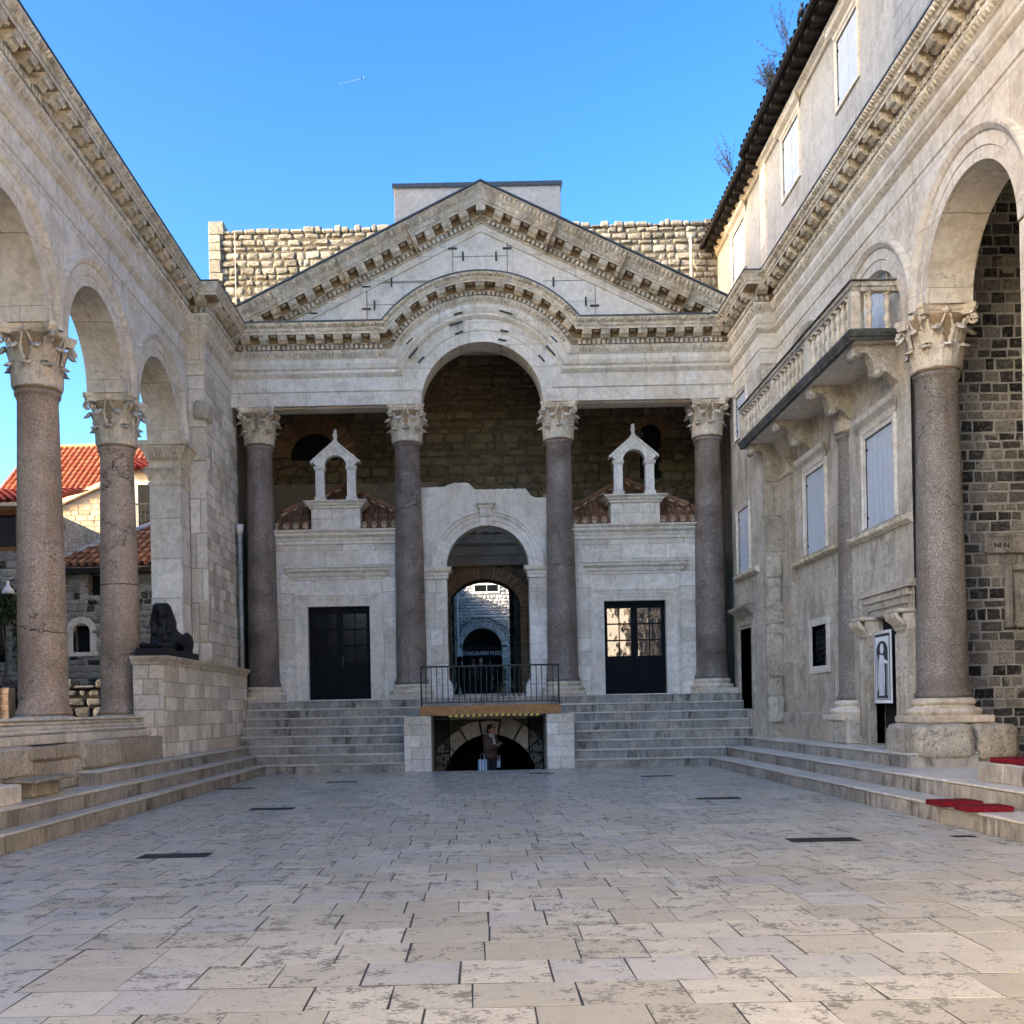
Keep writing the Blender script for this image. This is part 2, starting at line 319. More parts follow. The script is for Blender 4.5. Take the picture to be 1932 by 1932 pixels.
# paving
def paving():
    g = G('polished_limestone_paving'); p = g.pos(); r = g.isl()
    n1 = g.noise(p, .5, 4); n2 = g.noise(p, 7, 8, .72, .6)
    c = g.mix(r, (.46, .425, .335), (.62, .575, .475)); c = g.mix(g.math('MULTIPLY', g.math('GREATER_THAN', g.math('FRACT', g.math('MULTIPLY', r, 7.3)), .78), .55), c, (.46, .46, .45))
    am = g.math('FRACT', g.math('MULTIPLY', r, 13.7))
    sc = g.math('ADD', g.math('MULTIPLY', g.noise(g.scaled(p, (26, 36, 26)), 1.0, 6, .68, .4), .5), g.math('MULTIPLY', g.noise(p, 5.5, 4, .6), .5))
    th = g.math('SUBTRACT', .578, g.math('MULTIPLY', am, .06))
    pit = g.ramp(g.math('SUBTRACT', sc, th), .0, .02)
    c = g.mix(g.math('MULTIPLY', pit, .70), c, (.13, .122, .10))
    fs = g.ramp(g.noise(p, 38, 3, .6, 1), .56, .66); c = g.mix(g.math('MULTIPLY', fs, g.math('ADD', .12, g.math('MULTIPLY', g.math('FRACT', g.math('MULTIPLY', r, 31.7)), .5))), c, (.20, .185, .155))
    c = g.mix(1, c, g.mix(g.ramp(n2, .3, .7), (.82, .82, .82), (1.10, 1.10, 1.10)), 'MULTIPLY')
    c = g.mix(g.math('MULTIPLY', g.ramp(n1, .45, .7), .25), c, (.40, .37, .33))
    ro = g.math('ADD', g.math('ADD', .20, g.math('MULTIPLY', n2, .20)), g.math('ADD', g.math('MULTIPLY', pit, .35), g.math('MULTIPLY', r, .08)))
    h = g.math('SUBTRACT', g.math('MULTIPLY', n2, .5), g.math('ADD', pit, g.math('MULTIPLY', fs, .25)))
    return g.fin(c, ro, h, .22, .006, g.math('MULTIPLY', .42, g.math('SUBTRACT', 1.0, g.math('MULTIPLY', pit, .85))))
M['paving'] = paving()
def rubstone(name, a, b, darkp=0, bs=1.0, pits=.4):
    g = G(name); p = g.pos(); r = g.isl(); n1 = g.noise(p, 2, 5); n2 = g.noise(p, 13, 8, .72); n4 = g.noise(p, 34, 4, .6)
    c = g.mix(r, a, b); k2 = g.math('FRACT', g.math('MULTIPLY', r, 9.7)); v = g.math('ADD', .72, g.math('MULTIPLY', k2, .42)); c = g.mix(1, c, g.n('ShaderNodeCombineColor', {0: v, 1: v, 2: v}), 'MULTIPLY')
    if darkp:
        q_ = g.math('ADD', g.math('FRACT', g.math('MULTIPLY', r, 23.3)), g.math('MULTIPLY', g.math('SUBTRACT', g.noise(p, .55, 2), .5), 1.2)); k = g.math('LESS_THAN', q_, darkp)
        c = g.mix(g.math('MULTIPLY', k, g.ramp(g.math('ADD', n2, g.math('MULTIPLY', n4, .6)), 1.10, .80)), c, g.mix(g.math('FRACT', g.math('MULTIPLY', r, 57.1)), (.014, .014, .014), (.095, .09, .083)))
    pt = g.ramp(n4, .55, .66); c = g.mix(g.math('MULTIPLY', pt, pits), c, (.05, .042, .03)); c = g.mix(1, c, g.mix(g.ramp(n2, .25, .75), (.62, .62, .62), (1.15, 1.15, 1.15)), 'MULTIPLY')
    c = g.mix(g.math('MULTIPLY', g.ramp(n1, .55, .75), .5), c, (.07, .06, .045))
    return g.fin(c, .95, g.math('ADD', n2, g.math('MULTIPLY', pt, -.5)), bs, .035, .2)
M['r_blk'] = rubstone('black_and_grey_rubble_stone', (.20, .185, .16), (.36, .33, .285), .50)
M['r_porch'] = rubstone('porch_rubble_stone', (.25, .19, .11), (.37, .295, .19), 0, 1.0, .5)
M['r_mus'] = rubstone('pale_museum_stone', (.62, .61, .58), (.74, .73, .70), 0, .6, .25)
M['r_grey'] = rubstone('grey_house_stone', (.34, .32, .28), (.46, .44, .39), .12)
M['r_lit'] = rubstone('cream_gable_stone', (.42, .34, .23), (.54, .46, .33), 0, .4, .2)
M['r_top'] = rubstone('top_wall_stone', (.30, .28, .225), (.47, .44, .375), 0, 1.0, .7)
M['r_dk'] = rubstone('dark_garden_stone', (.12, .11, .09), (.24, .22, .19), .45)
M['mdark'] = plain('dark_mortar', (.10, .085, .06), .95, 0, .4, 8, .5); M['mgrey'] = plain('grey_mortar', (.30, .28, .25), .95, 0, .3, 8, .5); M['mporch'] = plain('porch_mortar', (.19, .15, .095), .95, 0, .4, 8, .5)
M['joint'] = stone('paving_joint_mortar', (.10, .09, .075), (.17, .15, .125), isl=0, dirt=.5, pits=.2, rough=.9)
M['polstep'] = stone('polished_step_tread', (.66, .61, .53), (.76, .71, .63), dark=(.2, .18, .15), isl=.2, dirt=.3, pits=.1, rough=.28, bs=.1, spec=.5)

# ---------------------------------------------------------------- masonry helpers
def blocks(mb, O, U, V, N, w, h, rh=(.3, .3), lw=(.5, .9), gap=.008, jit=.008, bev=.012, irr=0.0, mi=0, back=1, keep=None, pillow=0):
    """courses of separate stones on the plane O + u U + v V, faces pushed along N"""
    O, U, V, N = map(Vector, (O, U, V, N))
    z = 0; 
    while z < h - .02:
        hh = min(R.uniform(*rh), h - z)
        if h - z - hh < rh[0] * .4: hh = h - z
        u = -R.uniform(0, lw[0])
        while u < w - .001:
            l = R.uniform(*lw); a, b = max(u, 0), min(u + l, w)
            if w - b < lw[0] * .3: b = w; l = b - u + 1
            u += l
            if b - a < .03: continue
            if keep and not keep(a, b, z, z + hh): continue
            g = gap / 2; d = R.uniform(-jit, jit)
            q = [(a + g, z + g), (b - g, z + g), (b - g, z + hh - g), (a + g, z + hh - g)]
            if irr: q = [(x + R.uniform(-irr, irr), y + R.uniform(-irr, irr)) for x, y in q]
            cx, cy = (a + b) / 2, z + hh / 2
            def P(x, y, n): return O + U * x + V * y + N * n
            outer = [P(x, y, -bev * 1.5) for x, y in q]
            inner = []
            for x, y in q:
                sx = bev if x < cx else -bev; sy = bev if y < cy else -bev
                inner.append(P(x + sx * (1 + (irr * 8 if irr else 0)), y + sy * (1 + (irr * 6 if irr else 0)), d + (R.uniform(-1, 1) * irr * .4)))
            if pillow:
                def cut(pts, f0):
                    o_ = []
                    for i in range(4):
                        p_, c_, n_ = pts[i - 1], pts[i], pts[(i + 1) % 4]; a_, b_ = c_.lerp(p_, f0[i] * min(1, .5 * hh / max(.01, (c_ - p_).length))), c_.lerp(n_, f0[i] * min(1, .5 * hh / max(.01, (c_ - n_).length))); o_ += [a_, b_]
                    return o_
                f0 = [R.uniform(.12, .5) for _ in range(4)]; oo = cut(outer, f0); ii = cut(inner, f0); ms = [c_.lerp(P(cx, cy, 0), .35) + N * pillow * R.uniform(.3, .9) for c_ in ii]
                ct = P(cx + R.uniform(-.15, .15) * (b - a), cy + R.uniform(-.1, .1) * hh, d + pillow * R.uniform(.7, 1.4))
                vs = oo + ii + ms + [ct]; fs = [(k, (k + 1) % 8, 8 + (k + 1) % 8, 8 + k) for k in range(8)] + [(8 + k, 8 + (k + 1) % 8, 16 + (k + 1) % 8, 16 + k) for k in range(8)] + [(16 + k, 16 + (k + 1) % 8, 24) for k in range(8)]
                mb.add(vs, fs, mi, False); continue
            vs = outer + inner; fs = [(0, 1, 5, 4), (1, 2, 6, 5), (2, 3, 7, 6), (3, 0, 4, 7)]
            if pillow:
                vs.append(P(cx + R.uniform(-.1, .1) * (b - a), cy, d + pillow * R.uniform(.5, 1.2))); fs += [(4, 5, 8), (5, 6, 8), (6, 7, 8), (7, 4, 8)]
            else: fs.append((4, 5, 6, 7))
            mb.add(vs, fs, mi, False)
        z += hh
    if back is not None:
        b0 = [O - N * bev * 1.3, O + U * w - N * bev * 1.3, O + U * w + V * h - N * bev * 1.3, O + V * h - N * bev * 1.3]
        mb.quad(*b0, mi=back)
def holed(mb, P, u0, u1, v0, v1, holes, depth=.2, mi=0, rmi=None):
    us = sorted({u0, u1, *[h[0] for h in holes], *[h[1] for h in holes]}); vs = sorted({v0, v1, *[h[2] for h in holes], *[h[3] for h in holes]})
    for i in range(len(us) - 1):
        for j in range(len(vs) - 1):
            a, b, c, d = us[i], us[i + 1], vs[j], vs[j + 1]; m, n = (a + b) / 2, (c + d) / 2
            if any(h[0] < m < h[1] and h[2] < n < h[3] for h in holes): continue
            mb.quad(P(a, c, 0), P(b, c, 0), P(b, d, 0), P(a, d, 0), mi)
    r = mi if rmi is None else rmi
    for a, b, c, d in holes:
        for (p, q), (s, t) in (((a, c), (b, c)), ((b, c), (b, d)), ((b, d), (a, d)), ((a, d), (a, c))):
            mb.quad(P(p, q, 0), P(s, t, 0), P(s, t, depth), P(p, q, depth), r)
def tile_roof(mb, O, U, V, ncol, nrow, tw=.24, N=None, mi=0, keep=None, rad=.07):
    """barrel tiles: O eave corner, U unit along eave, V vector up slope (whole length)"""
    O, U, V = map(Vector, (O, U, V)); U = U.normalized(); L = V.length; Vn = V.normalized(); N = N or U.cross(Vn).normalized()
    if N.z < 0: N = -N
    st = L / nrow
    for i in range(ncol):
        for j in range(nrow):
            if keep and not keep((i + .5) * tw, (j + .5) * st): continue
            for k, (o, s) in enumerate(((.0, 1), (.5, -1))):
                base = O + U * ((i + .5 + o) * tw + R.uniform(-.008, .008)) + Vn * (j * st)
                r0, r1 = tw * .32, tw * .26; rows = []
                for (t, rr, lift) in ((-.04, r0, .035), (st, r1, .0)):
                    row = []
                    for a in range(5):
                        th = pi * a / 4; row.append(base + Vn * t + U * (rr * cos(th)) + N * (s * rad * sin(th) * rr / r0 + (lift + (.045 if s > 0 else .03))))
                    rows.append(row)
                mb.loft(rows, mi, False, False)
    e = U * (ncol * tw); mb.quad(O - N * .05, O + e - N * .05, O + e + V - N * .05, O + V - N * .05, mi) if not keep else None
def molding(mb, P, prof, u0, u1, mi=0, mitre=0):
    """straight moulding: prof = [(projection, height)], P(u, v, d) with d negative = outwards"""
    mb.loft([[P(u0 - p * mitre, v, -p), P(u1 + p * mitre, v, -p)] for p, v in prof], mi)
    if True:
        for u, sg in ((u0, -1), (u1, 1)):
            mb.add([P(u + sg * p * mitre, v, -p) for p, v in prof], [list(range(len(prof)))], mi)
# ---------------------------------------------------------------- classical orders
def capital_mb(H, rb, hw, seed=1, broken=0):
    rr = random.Random(seed); mb = MB()
    bell = lambda s: rb * (1.0 + .10 * s + .42 * s ** 4)
    mb.lathe([(rb * 1.04, 0), (rb * 1.12, .02), (rb * 1.12, .05), (rb * 1.0, .07)] + [(bell(s), s * H * .9) for s in (.1, .3, .5, .65, .78, .88, .95)] + [(rb * .9, H * .9)], n=28, mi=1)
    def leaf(ang, z0, h, W, curl, r0off=.0):
        nr, nc = 11, 7; rows = []
        for i in range(nr):
            s = i / (nr - 1)
            z = z0 + h * (sin(min(s / .82, 1) * pi / 2 * 1.0) if s < .82 else 1 - .9 * (s - .82))
            r = bell(min(z / H, .9)) + .028 + r0off + curl * (s ** 3.2)
            w = W * (1 - .30 * s) * (1 + .16 * cos(s * 5 * 2 * pi)) * (1 if s < .86 else (1 - (s - .86) * 4.2))
            row = []
            for j in range(nc):
                t = -1 + 2 * j / (nc - 1)
                off = .03 * (1 - abs(t)) + .024 * cos(t * 3 * pi) + rr.uniform(-.003, .003)
                rad = r + off; ta = w / 2 * t; zz = z - .02 * abs(t) * (1 if i % 2 else -.3)
                row.append((rad * cos(ang) - ta * sin(ang), rad * sin(ang) + ta * cos(ang), zz))
            rows.append(row)
        mb.loft(rows, 0, False, True)
    n = 8
    for i in range(n): leaf(2 * pi * i / n, .03, H * .36, rb * .82, .15)
    for i in range(n): leaf(2 * pi * (i + .5) / n, .05, H * .62, rb * .74, .20)
    for i in range(4):
        a = pi / 4 + i * pi / 2
        leaf(a, H * .42, H * .38, rb * .55, .22, .03)
        ca, sa = cos(a), sin(a); pts = []; rad = []
        for k in range(10):
            s = k / 9; r = bell(.6) + (hw * 1.20 - bell(.6)) * s ** 1.3; pts.append((r * ca, r * sa, H * (.50 + .33 * s ** .7))); rad.append(.035)
        for k in range(16):
            th = k / 15 * 3.2 * pi; q = .085 * (1 - k / 19); cr = hw * 1.20 - .01
            pts.append(((cr + q * sin(th)) * ca, (cr + q * sin(th)) * sa, H * .83 - .085 + q * cos(th))); rad.append(.03 * (1 - k / 30))
        if not (broken and i == broken): mb.tube(pts, rad, 6)
        for s2 in (-1, 1):
            b = a + s2 * .42; pts = []
            for k in range(7):
                s = k / 6; r = bell(.55 + .25 * s) + .03 + .03 * s; bb = b + (i * 0) + s2 * s * .28; pts.append((r * cos(bb), r * sin(bb), H * (.5 + .34 * s)))
            mb.tube(pts, [.028 - .002 * k for k in range(7)], 5)
    def ab(sc):
        pts = []
        for i in range(4):
            a = pi / 4 + i * pi / 2; rc = hw * 1.33 * sc
            for d in (-.055, .055): pts.append((rc * cos(a) - d * sin(a), rc * sin(a) + d * cos(a)))
            m = a + pi / 4
            for t in (.2, .35, .5, .65, .8):
                p0 = Vector((rc * cos(a), rc * sin(a))); p1 = Vector((rc * cos(a + pi / 2), rc * sin(a + pi / 2))); p = p0.lerp(p1, t)
                pull = sin(t * pi) * .17 * hw; pts.append((p.x - cos(m) * pull, p.y - sin(m) * pull))
        return pts
    mb.loft([[(x, y, H * z) for x, y in ab(sc)] for sc, z in ((.90, .84), (.95, .88), (.93, .90), (.99, .93), (1.0, 1.0))], 0, True, False, True)
    for i in range(4):
        a = i * pi / 2; mb.ball((hw * .80 * cos(a), hw * .80 * sin(a), H * .91), .07, .07, .075, 8, 5)
    return mb
def base_mb(h, r, hw):
    mb = MB(); ph = h * .30
    mb.bbox(-hw, hw, -hw, hw, 0, ph, .02)
    pr = [(hw * .97, ph)] + [(hw * .93 + h * .14 * cos(a), ph + h * .15 + h * .15 * sin(a)) for a in (-1.2, -.5, 0, .5, 1.2)] + [(hw * .86, ph + h * .31), (hw * .80, ph + h * .38), (hw * .84, ph + h * .45), (hw * .86, ph + h * .46)] + [(hw * .83 + h * .07 * cos(a), ph + h * .55 + h * .08 * sin(a)) for a in (-1, 0, 1)] + [(r * 1.08, h)]
    mb.lathe(pr, n=36); return mb
def shaft_mb(h, r0, r1):
    mb = MB(); pr = [(r0 * 1.12, 0), (r0 * 1.12, .07), (r0 * 1.05, .12), (r0 * 1.005, .2)]
    for i in range(1, 9): s = i / 9; pr.append((r0 + (r1 - r0) * s ** 1.5, .2 + (h - .5) * s))
    pr += [(r1, h - .17), (r1 * 1.04, h - .13), (r1 * 1.05, h - .11), (r1 * 1.12, h - .09), (r1 * 1.14, h - .05), (r1 * 1.10, h - .01), (r1 * 1.0, h)]
    mb.lathe(pr, n=40); return mb
def column_proto(mat, bh, sh, ch, r0, r1, hw, seed, basemat='cap', broken=0):
    c = shaft_mb(sh, r0, r1).build('column', M[mat])
    b = base_mb(bh, r0, hw).build('base', M[basemat], c); b.location = (0, 0, -bh)
    k = capital_mb(ch, r1, .52 if hw < .62 else .53, seed, broken).build('capital', [M['cap'], M['stain_shade']], c); k.location = (0, 0, sh)
    return c
def place_col(proto, parent, x, y, z, rot=0, first=False):
    """proto origin is the foot of the shaft"""
    w = Vector((x, y, z)) - WLOC[parent.name]
    if first: c = proto; c.parent = parent
    else: c = copy_tree(proto, parent)
    c.location = w; c.rotation_euler = (0, 0, rot); return c

# entablature profile: (projection, height above architrave foot)
PF = [(0, 0), (0, .37), (.025, .39), (.025, .76), (.05, .78), (.11, .85), (.12, .87), (.12, .92), (.05, .94), (.10, 1.01), (.13, 1.12), (.10, 1.25), (.12, 1.27), (.13, 1.28), (.20, 1.42), (.20, 1.48), (.13, 1.49), (.13, 1.62), (.20, 1.635), (.20, 1.655), (.12, 1.66), (.12, 1.83), (.43, 1.84), (.43, 1.915), (.45, 1.92), (.455, 1.99), (.46, 2.0), (.51, 2.11), (.52, 2.115), (.52, 2.14), (.0, 2.17)]
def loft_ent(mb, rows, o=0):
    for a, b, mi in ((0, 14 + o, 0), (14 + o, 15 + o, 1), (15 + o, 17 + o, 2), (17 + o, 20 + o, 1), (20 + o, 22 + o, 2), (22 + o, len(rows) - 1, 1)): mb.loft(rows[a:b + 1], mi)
def fbox(mb, F, t0, t1, p0, p1, h0, h1, mi=0):
    vs = [F(t, p, h) for t in (t0, t1) for p in (p0, p1) for h in (h0, h1)]
    mb.add(vs, [(0, 1, 3, 2), (4, 6, 7, 5), (0, 4, 5, 1), (2, 3, 7, 6), (0, 2, 6, 4), (1, 5, 7, 3)], mi)
def fprism(mb, F, t0, t1, poly, mi=0):
    n = len(poly); vs = [F(t0, p, h) for p, h in poly] + [F(t1, p, h) for p, h in poly]
    mb.add(vs, [list(range(n)), list(range(2 * n - 1, n - 1, -1))] + [(j, (j + 1) % n, n + (j + 1) % n, n + j) for j in range(n)], mi)
def fegg(mb, F, t, w, p0, h0, p1, h1, d, mi=0):
    a, b = t - w / 2, t + w / 2; pm, hm = (p0 + p1) / 2, (h0 + h1) / 2
    vs = [F(a, p0, h0), F(b, p0, h0), F(b, p1, h1), F(a, p1, h1), F(t - w * .22, pm + d, hm), F(t + w * .22, pm + d, hm), F(t, p1 + d * .8, h0 + (h1 - h0) * .85), F(t, p0 + d * .3, h0 + (h1 - h0) * .1)]
    mb.add(vs, [(0, 7, 4), (0, 1, 7), (1, 5, 7), (7, 5, 4), (1, 2, 5), (2, 6, 5), (2, 3, 6), (3, 4, 6), (3, 0, 4), (4, 5, 6)], mi)
MOD = [(.12, 1.66), (.20, 1.655), (.27, 1.64), (.31, 1.665), (.33, 1.70), (.37, 1.72), (.395, 1.70), (.415, 1.73), (.415, 1.84), (.12, 1.84)]
def ornament(mb, F, t0, t1, ok=lambda t, h: True, k=1.0, off=0.0, dent=True, sc=1.0):
    """dentils, modillions, coffer rosettes and leaf carving along a run; sc converts metres to t"""
    t = t0 + .06 * sc
    while t < t1 - .03 * sc:
        if ok(t, 1.5): fbox(mb, F, t - .040 * sc, t + .040 * sc, .13, .225, 1.50, 1.61)
        t += .135 * sc
    n = max(1, round((t1 - t0) / (.53 * sc))); s = (t1 - t0) / n
    for i in range(n):
        c = t0 + (i + .5) * s
        if not ok(c, 1.8): continue
        fprism(mb, F, c - .125 * sc, c + .125 * sc, MOD)
        for q in range(3):
            for d in (-.08, 0, .08): fbox(mb, F, c + (d - .022) * sc, c + (d + .022) * sc, .415, .428, 1.745 + q * .028, 1.762 + q * .028)
        c2 = c + s / 2
        if i < n - 1 and ok(c2, 1.8):
            for a in range(5):
                th = a * 2 * pi / 5; ts, ps = c2 + .05 * cos(th) * sc, .31 + .05 * sin(th)
                mb.add([F(ts - .035 * sc, ps, 1.845), F(ts, ps - .035, 1.845), F(ts + .035 * sc, ps, 1.845), F(ts, ps + .035, 1.845), F(ts, ps, 1.79)], [(0, 1, 4), (1, 2, 4), (2, 3, 4), (3, 0, 4)])
    t = t0 + .05 * sc; j = 0
    while t < t1 - .03 * sc:
        if ok(t, 1.4): fegg(mb, F, t, .085 * sc, .13, 1.285, .195, 1.415, .03)
        if ok(t, 2.0):
            fegg(mb, F, t, .085 * sc, .462, 2.005, .508, 2.105, .05)
            if j % 2 == 0: fegg(mb, F, t, .12 * sc, .452, 1.93, .455, 1.985, .018)
        t += .10 * sc; j += 1

# ---------------------------------------------------------------- facade portico
YF, ZA, CX, RA, K = 28.6, 10.15, .255, 1.70, .82
XL, XR = -6.75, 7.27
portico = thing('temple_portico', 'pale stone temple front with four granite columns and a triangular pediment above the stairs', 'portico', (CX, YF, 1.93))
def arch_row(p, h, n=33):
    r = RA + K * max(h, 0); hh = max(h, 0); x = sqrt(max(r * r - hh * hh, 0)); a0 = math.asin(min(1, hh / r))
    # a small hollow where the level band turns up into the arch
    pts = [(XL + p, hh), (CX - x - .22, hh)]
    for i in range(n): a = pi - a0 - (pi - 2 * a0) * i / (n - 1); pts.append((CX + r * cos(a), r * sin(a)))
    pts += [(CX + x + .22, hh), (XR - p, hh)]
    return [(X, YF - p, ZA + Z) for X, Z in pts]
mb = MB(); rows = [arch_row(-.8, 0)] + [arch_row(p, h) for p, h in PF]
# two materials: plain below the dentils, weathered ornament above
loft_ent(mb, rows, 1)
mb.loft([arch_row(-.8, 0), arch_row(-.8, .01)], 0)
FH = lambda t, p, h: Vector((t, YF - p, ZA + h))
FA = lambda t, p, h: Vector((CX - (RA + K * h) * cos(t), YF - p, ZA + (RA + K * h) * sin(t)))
def h2a(h): return math.asin(min(1, h / (RA + K * h)))
o = MB(); xj = sqrt((RA + K * 1.8) ** 2 - 1.8 ** 2)
ornament(o, FH, XL + .25, CX - xj - .05); ornament(o, FH, CX + xj + .05, XR - .25)
a0 = h2a(1.75); ornament(o, FA, a0 + .02, pi - a0 - .02, lambda t, h: sin(t) * (RA + K * h) > h + .02, sc=1 / (RA + K * 1.8))
base = len(mb.v); mb.add(o.v, o.f, 1)
# soffit panels of the level beams
for x0, x1 in ((-5.6, -2.35), (2.85, 6.15)):
    mb.box(x0, x1, YF + .18, YF + .62, ZA - .03, ZA + .02, 0)
entab = mb.build('arched_entablature', [M['lime'], M['carve'], M['stain_shade']], portico)
f = MB(); cap = [arch_row(.535, 2.15), arch_row(.535, 2.185), arch_row(.0, 2.21)]; f.loft(cap); f.build('lead_flashing', M['lead'], portico)
# wall above the beams behind the face, up to the pediment
SL = .491; AX = .32; AZ = 14.93; ca, sa = 1 / sqrt(1 + SL * SL), SL / sqrt(1 + SL * SL)
t = MB(); poly = [(XL, ZA + 2.1)] + [(AX, AZ + .2)] + [(XR, ZA + 2.1)]
zl = AZ - SL * (AX - XL); zr = AZ - SL * (XR - AX)
t.prism([(XL, ZA + 2.05), (XR, ZA + 2.05), (XR, max(zr + .3, ZA + 2.1)), (AX, AZ + .3), (XL, max(zl + .3, ZA + 2.1))], 'y', YF + .005, YF + .5, 0)
# joints between the big slabs
def seam(x0, y0, x1, y1, w=.007):
    a = px(x0, y0, YF); b = px(x1, y1, YF)
    t.box(min(a[0], b[0]) - w / 2, max(a[0], b[0]) + w / 2, YF - .001, YF + .01, min(a[1], b[1]) - w / 2, max(a[1], b[1]) + w / 2, 1)
q = lambda cx, cy: (723.4 + cx * .2304, 306 + cy * .2304); q5 = lambda cx, cy: (389.5 + cx * .25, 278.2 + cy * .25)
for a, b in ((q(566, 590), q(566, 925)), (q(1013, 590), q(1013, 920)), (q(570, 772), q(1008, 768)), (q5(1210, 950), q5(1210, 1320)), (q5(1215, 1013), q5(1700, 1020)), (q5(1215, 1187), q5(1430, 1187)), (q5(808, 1150), q5(808, 1325)), (q(1310, 975), q(1725, 962)), (q(1500, 1140), q(1735, 1135)), (q(1733, 900), q(1735, 1290))):
    seam(*a, *b)
tymp = t.build('tympanum', [stone('tympanum_slab', (.80, .73, .62), (.86, .80, .71), dark=(.40, .33, .24), isl=0, dirt=.45, streak=.3, pits=.06, bs=.15), M['seam']], portico)
def clamp(cx, cy, ang, L=.25, p=0.0, fn=q):
    X, Z = px(*fn(cx, cy), YF - p); m = MB(); u = Vector((cos(ang), 0, sin(ang))) * L / 2; v = Vector((-sin(ang), 0, cos(ang))) * .022
    c = Vector((X, YF - p, Z)); n = Vector((0, -.03, 0))
    b = [c - u - v, c + u - v, c + u + v, c - u + v]; m.add([x + Vector((0, .02, 0)) for x in b] + [x + n for x in b], [(0, 1, 2, 3), (7, 6, 5, 4), (0, 4, 5, 1), (1, 5, 6, 2), (2, 6, 7, 3), (3, 7, 4, 0)])
    m.build('iron_clamp', M['rust'], portico)
for c in ((565, 708), (1013, 705), (1730, 1175)): clamp(*c, 0)
for c in ((651, 770), (922, 770), (66, 985), (1391, 980), (1657, 1142)): clamp(*c, pi / 2)
for c in ((1208, 1055), (1208, 1220), (808, 1255)): clamp(*c, 0, fn=q5)
clamp(1268, 1190, pi / 2, fn=q5)
for (cx, cy, a, L, p) in ((565, 1150, .28, .38, .13), (1015, 1142, -.18, .38, .13), (612, 1240, .25, .24, .1), (1003, 1232, -.3, .38, .1), (593, 1322, .25, .38, .12), (620, 1397, .35, .24, .03), (990, 1384, -.2, .24, .03), (973, 1458, -.2, .24, 0), (145, 1415, .7, .28, .13), (215, 1467, .8, .24, .1), (245, 1562, .85, .38, .12), (308, 1620, .8, .24, .03), (1465, 1400, -.8, .28, .13), (1397, 1452, -.8, .24, .1), (1370, 1545, -.85, .38, .12), (1295, 1607, -.9, .24, .03)):
    clamp(cx, cy, a, L, p)
# raking cornice
PR = [(.0, -.02), (.03, -.02), (.03, .17), (.10, .19), (.10, .21), (.07, .22), (.07, .33), (.15, .35), (.15, .37), (.07, .375), (.07, .56), (.38, .575), (.38, .64), (.40, .65), (.42, .76), (.42, .78), (.43, .79), (.52, .97), (.53, .975), (.53, 1.0), (0, 1.02)]
def rk(side):
    T = Vector((ca * side, 0, -sa)); U = Vector((sa * side, 0, ca)); A = Vector((AX, YF, AZ))
    return lambda t, p, h: A + T * t + U * h + Vector((0, -p, 0))
rc = MB()
for side, lim in ((-1, AX - XL + .1), (1, XR - AX + .1)):
    Fk = rk(side); rows = []
    for p, h in PR:
        ap = h / ca  # mitre at the apex
        a = Vector((AX, YF - p, AZ + ap)); xe = lim; b = Vector((AX + side * xe, YF - p, AZ - SL * xe + ap)); rows.append([a, b])
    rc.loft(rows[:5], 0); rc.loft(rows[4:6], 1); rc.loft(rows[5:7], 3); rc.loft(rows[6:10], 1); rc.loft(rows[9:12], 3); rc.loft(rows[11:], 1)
    Lr = lim / ca
    okr = lambda t, h: (Fk(t, 0, h).z > ZA + 2.12)
    t_ = .12
    while t_ < Lr - .2:
        if okr(t_, .3): fbox(rc, Fk, t_ - .04, t_ + .04, .07, .17, .22, .32, 1)
        t_ += .135
    MR = [(.07, .375), (.18, .37), (.24, .345), (.27, .37), (.29, .42), (.32, .44), (.345, .42), (.365, .45), (.365, .57), (.07, .57)]
    n = round((Lr - .3) / .53)
    for i in range(n):
        c = .30 + i * .53
        if okr(c, .5):
            fprism(rc, Fk, c - .125, c + .125, MR, 1)
            for q_ in range(3):
                for d in (-.08, 0, .08): fbox(rc, Fk, c + d - .022, c + d + .022, .365, .378, .468 + q_ * .032, .486 + q_ * .032, 1)
        if okr(c + .26, .5):
            for a in range(5):
                th = a * 2 * pi / 5; ts, ps = c + .265 + .05 * cos(th), .26 + .05 * sin(th)
                rc.add([Fk(ts - .035, ps, .575), Fk(ts, ps - .035, .575), Fk(ts + .035, ps, .575), Fk(ts, ps + .035, .575), Fk(ts, ps, .52)], [(0, 1, 4), (1, 2, 4), (2, 3, 4), (3, 0, 4)], 1)
    t_ = .2; j = 0
    while t_ < Lr - .1:
        if okr(t_, .8):
            fegg(rc, Fk, t_, .10, .44, .80, .51, .955, .04, 1)
            fegg(rc, Fk, t_ + .06, .06, .40, .66, .42, .755, .02, 1)
        t_ += .125
    for ts in (1.9, 4.0, 6.0):   # joints between the cornice stones
        fbox(rc, Fk, ts - .007, ts + .007, .0, .535, .17, 1.0, 2)
rc.box(AX - .13, AX + .13, YF - .37, YF - .14, AZ + .42, AZ + .64, 1)
rc.build('raking_cornice', [M['lime'], M['carve'], M['stain_shade'], M['stain_shade']], portico)
f = MB()
for side, lim in ((-1, AX - XL + .12), (1, XR - AX + .12)):
    e = Vector((AX + side * lim, 0, AZ - SL * lim)); h = 1.02 / ca
    for (y0, y1) in ((YF - .56, YF + 4.9),):
        f.add([(AX, y0, AZ + h + .0), (e.x, y0, e.z + h), (e.x, y1, e.z + h), (AX, y1, AZ + h), (AX, y0, AZ + h + .045), (e.x, y0, e.z + h + .045), (e.x, y1, e.z + h + .045), (AX, y1, AZ + h + .045)], [(0, 1, 2, 3), (7, 6, 5, 4), (0, 4, 5, 1), (1, 5, 6, 2), (2, 6, 7, 3), (3, 7, 4, 0)])
f.build('roof', M['lead'], portico)
